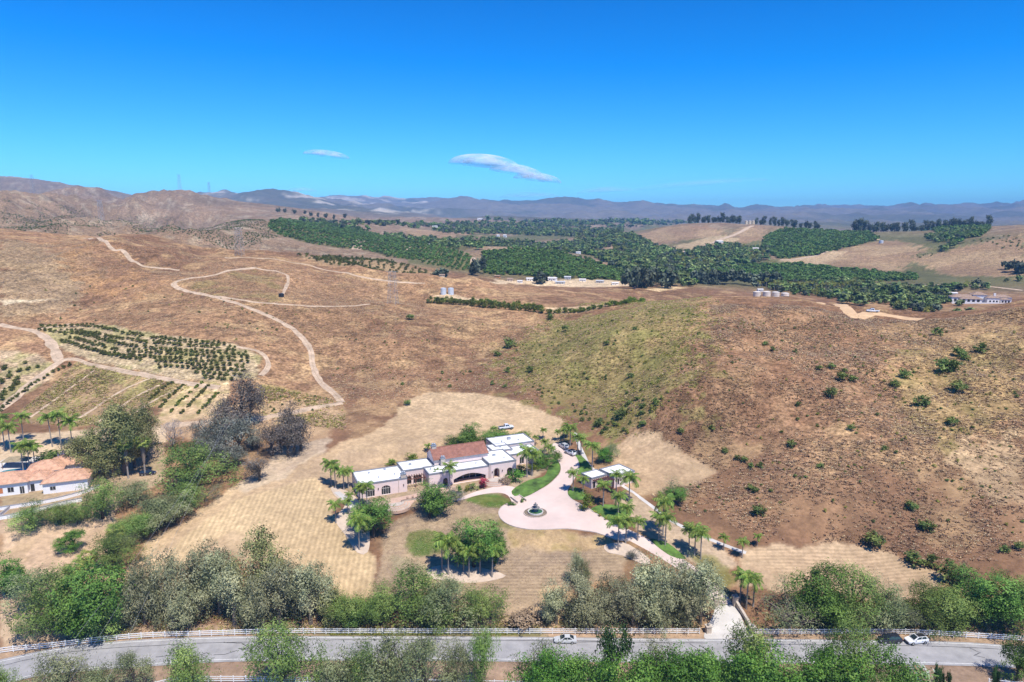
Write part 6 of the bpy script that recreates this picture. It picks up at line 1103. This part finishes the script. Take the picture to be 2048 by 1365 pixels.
P = cover([(1510,1262),(2048,1272),(2048,1180),(1900,1150),(1840,1200),(1560,1200)],5000,60,170); instancer('verge_weeds',TS+TB+TG,P,sizes(len(P),.3,1.0,.8),'weeds under the trees right of the gate')
P = cover([(660,1264),(1095,1266),(1095,1271),(660,1271)],2500,60,170); instancer('verge_grass',TL+TG,P,sizes(len(P),.25,.6,.8),'green grass verge beside the road')
P = cover([(812,1072),(850,1062),(885,1066),(905,1088),(880,1110),(845,1116),(825,1098)],1500); instancer('lawn_grass',TL,P,sizes(len(P),.3,.6,.6),'green patch of grass in the dead front lawn')
P = cover([(770,1075),(800,1035),(900,1000),(1010,1010),(1060,1062),(1205,1066),(1262,1105),(1090,1195),(1000,1230),(738,1200)],5000); instancer('dead_grass',TS+TB,P,sizes(len(P),.18,.45,.4),'dead matted grass on the front lawn')
# ------------------------------------------------------------------ clouds and haze
def cloud(px, py, wpx, hpx, Y, label, seed, dens_=.004, tilt=0.):
    s = s_of(px,py); o_ = Vector((s*Y,Y,CH+Y*E_of(py))); w_ = wpx/FPX*Y; h_ = hpx/FPX*Y; mb = MB(); n = 32; m_ = 9; V = []; F = []
    for j in range(m_+1):
        t = .04+(math.pi/2-.04)*j/m_
        for i in range(n):
            a = 2*math.pi*i/n; V.append((math.sin(t)*math.cos(a)*w_/2,math.sin(t)*math.sin(a)*w_*.35,math.cos(t)*h_*.85-h_*.3))
    for j in range(m_):
        for i in range(n): F.append((j*n+i,j*n+(i+1)%n,(j+1)*n+(i+1)%n,(j+1)*n+i))
    for q in (1.,.62): mb.add([(x*q,y_*q,z*q) for x,y_,z in V],F)
    c = mb.build('cloud',None,None,True); c.location = o_; c.rotation_euler = (0,tilt,0); tag(c,label,'cloud')
    m = bpy.data.materials.new('cloud_vapour'); m.use_nodes = True; t = m.node_tree; t.nodes.clear(); out = t.nodes.new('ShaderNodeOutputMaterial')
    df = nd(t,'ShaderNodeBsdfDiffuse'); df.inputs[0].default_value = (.93,.98,1,1); tl = nd(t,'ShaderNodeBsdfTranslucent'); tl.inputs[0].default_value = (.93,.98,1,1); ms = nd(t,'ShaderNodeMixShader'); ms.inputs[0].default_value = .4; t.links.new(df.outputs[0],ms.inputs[1]); t.links.new(tl.outputs[0],ms.inputs[2])
    tc = t.nodes.new('ShaderNodeTexCoord'); mp2 = nd(t,'ShaderNodeMapping'); mp2.inputs['Scale'].default_value = (3.5/w_,3.5/w_,2.2/h_); mp2.inputs['Location'].default_value = (seed*3.1,seed,0); t.links.new(tc.outputs['Object'],mp2.inputs['Vector']); nz = nd(t,'ShaderNodeTexNoise',Scale=1.,Detail=5.); t.links.new(mp2.outputs[0],nz.inputs['Vector'])
    r = nd(t,'ShaderNodeMapRange'); r.inputs[1].default_value = .30; r.inputs[2].default_value = .70; r.inputs[4].default_value = dens_; t.links.new(nz.outputs[0],r.inputs[0])
    tp = nd(t,'ShaderNodeBsdfTransparent'); mx = nd(t,'ShaderNodeMixShader'); t.links.new(r.outputs[0],mx.inputs[0]); t.links.new(tp.outputs[0],mx.inputs[1]); t.links.new(ms.outputs[0],mx.inputs[2]); t.links.new(mx.outputs[0],out.inputs['Surface']); c.data.materials.append(m)
CL = 22000
cloud(968,324,140,26,CL,'largest white lens-shaped cloud right of centre',1,.62,R(4)); cloud(1035,342,110,22,CL,'middle streak of the white lens-shaped cloud',2,.48,R(9)); cloud(1075,356,95,18,CL,'lower right streak of the white cloud',3,.52,R(6)); cloud(653,309,90,14,CL,'small thin cloud high left of centre',4,.4,R(6))
cloud(604,381,60,10,CL,'faint flat cloud low above the left hills',5,.13,0); cloud(1060,392,120,12,CL,'faint flat cloud low above the central mountains',6,.13,0); cloud(1210,381,110,12,CL,'faint streak low right of the main cloud',7,.12,R(-3)); cloud(1400,368,260,12,CL,'long faint streak low on the right',8,.08,R(-4))
HZ = MB().box(-18500,-400,-30,18500,14600,float(Z2.max())+60).build('haze',None); tag(HZ,'thin blue summer haze over the valley',None,None,'stuff')
m = bpy.data.materials.new('haze_air'); m.use_nodes = True; t = m.node_tree; t.nodes.clear(); out = t.nodes.new('ShaderNodeOutputMaterial'); pv = t.nodes.new('ShaderNodeVolumePrincipled')
pv.inputs['Color'].default_value = (.27,.58,1,1); pv.inputs['Density'].default_value = 8e-5; pv.inputs['Anisotropy'].default_value = -.3; t.links.new(pv.outputs[0],out.inputs['Volume']); HZ.data.materials.append(m)
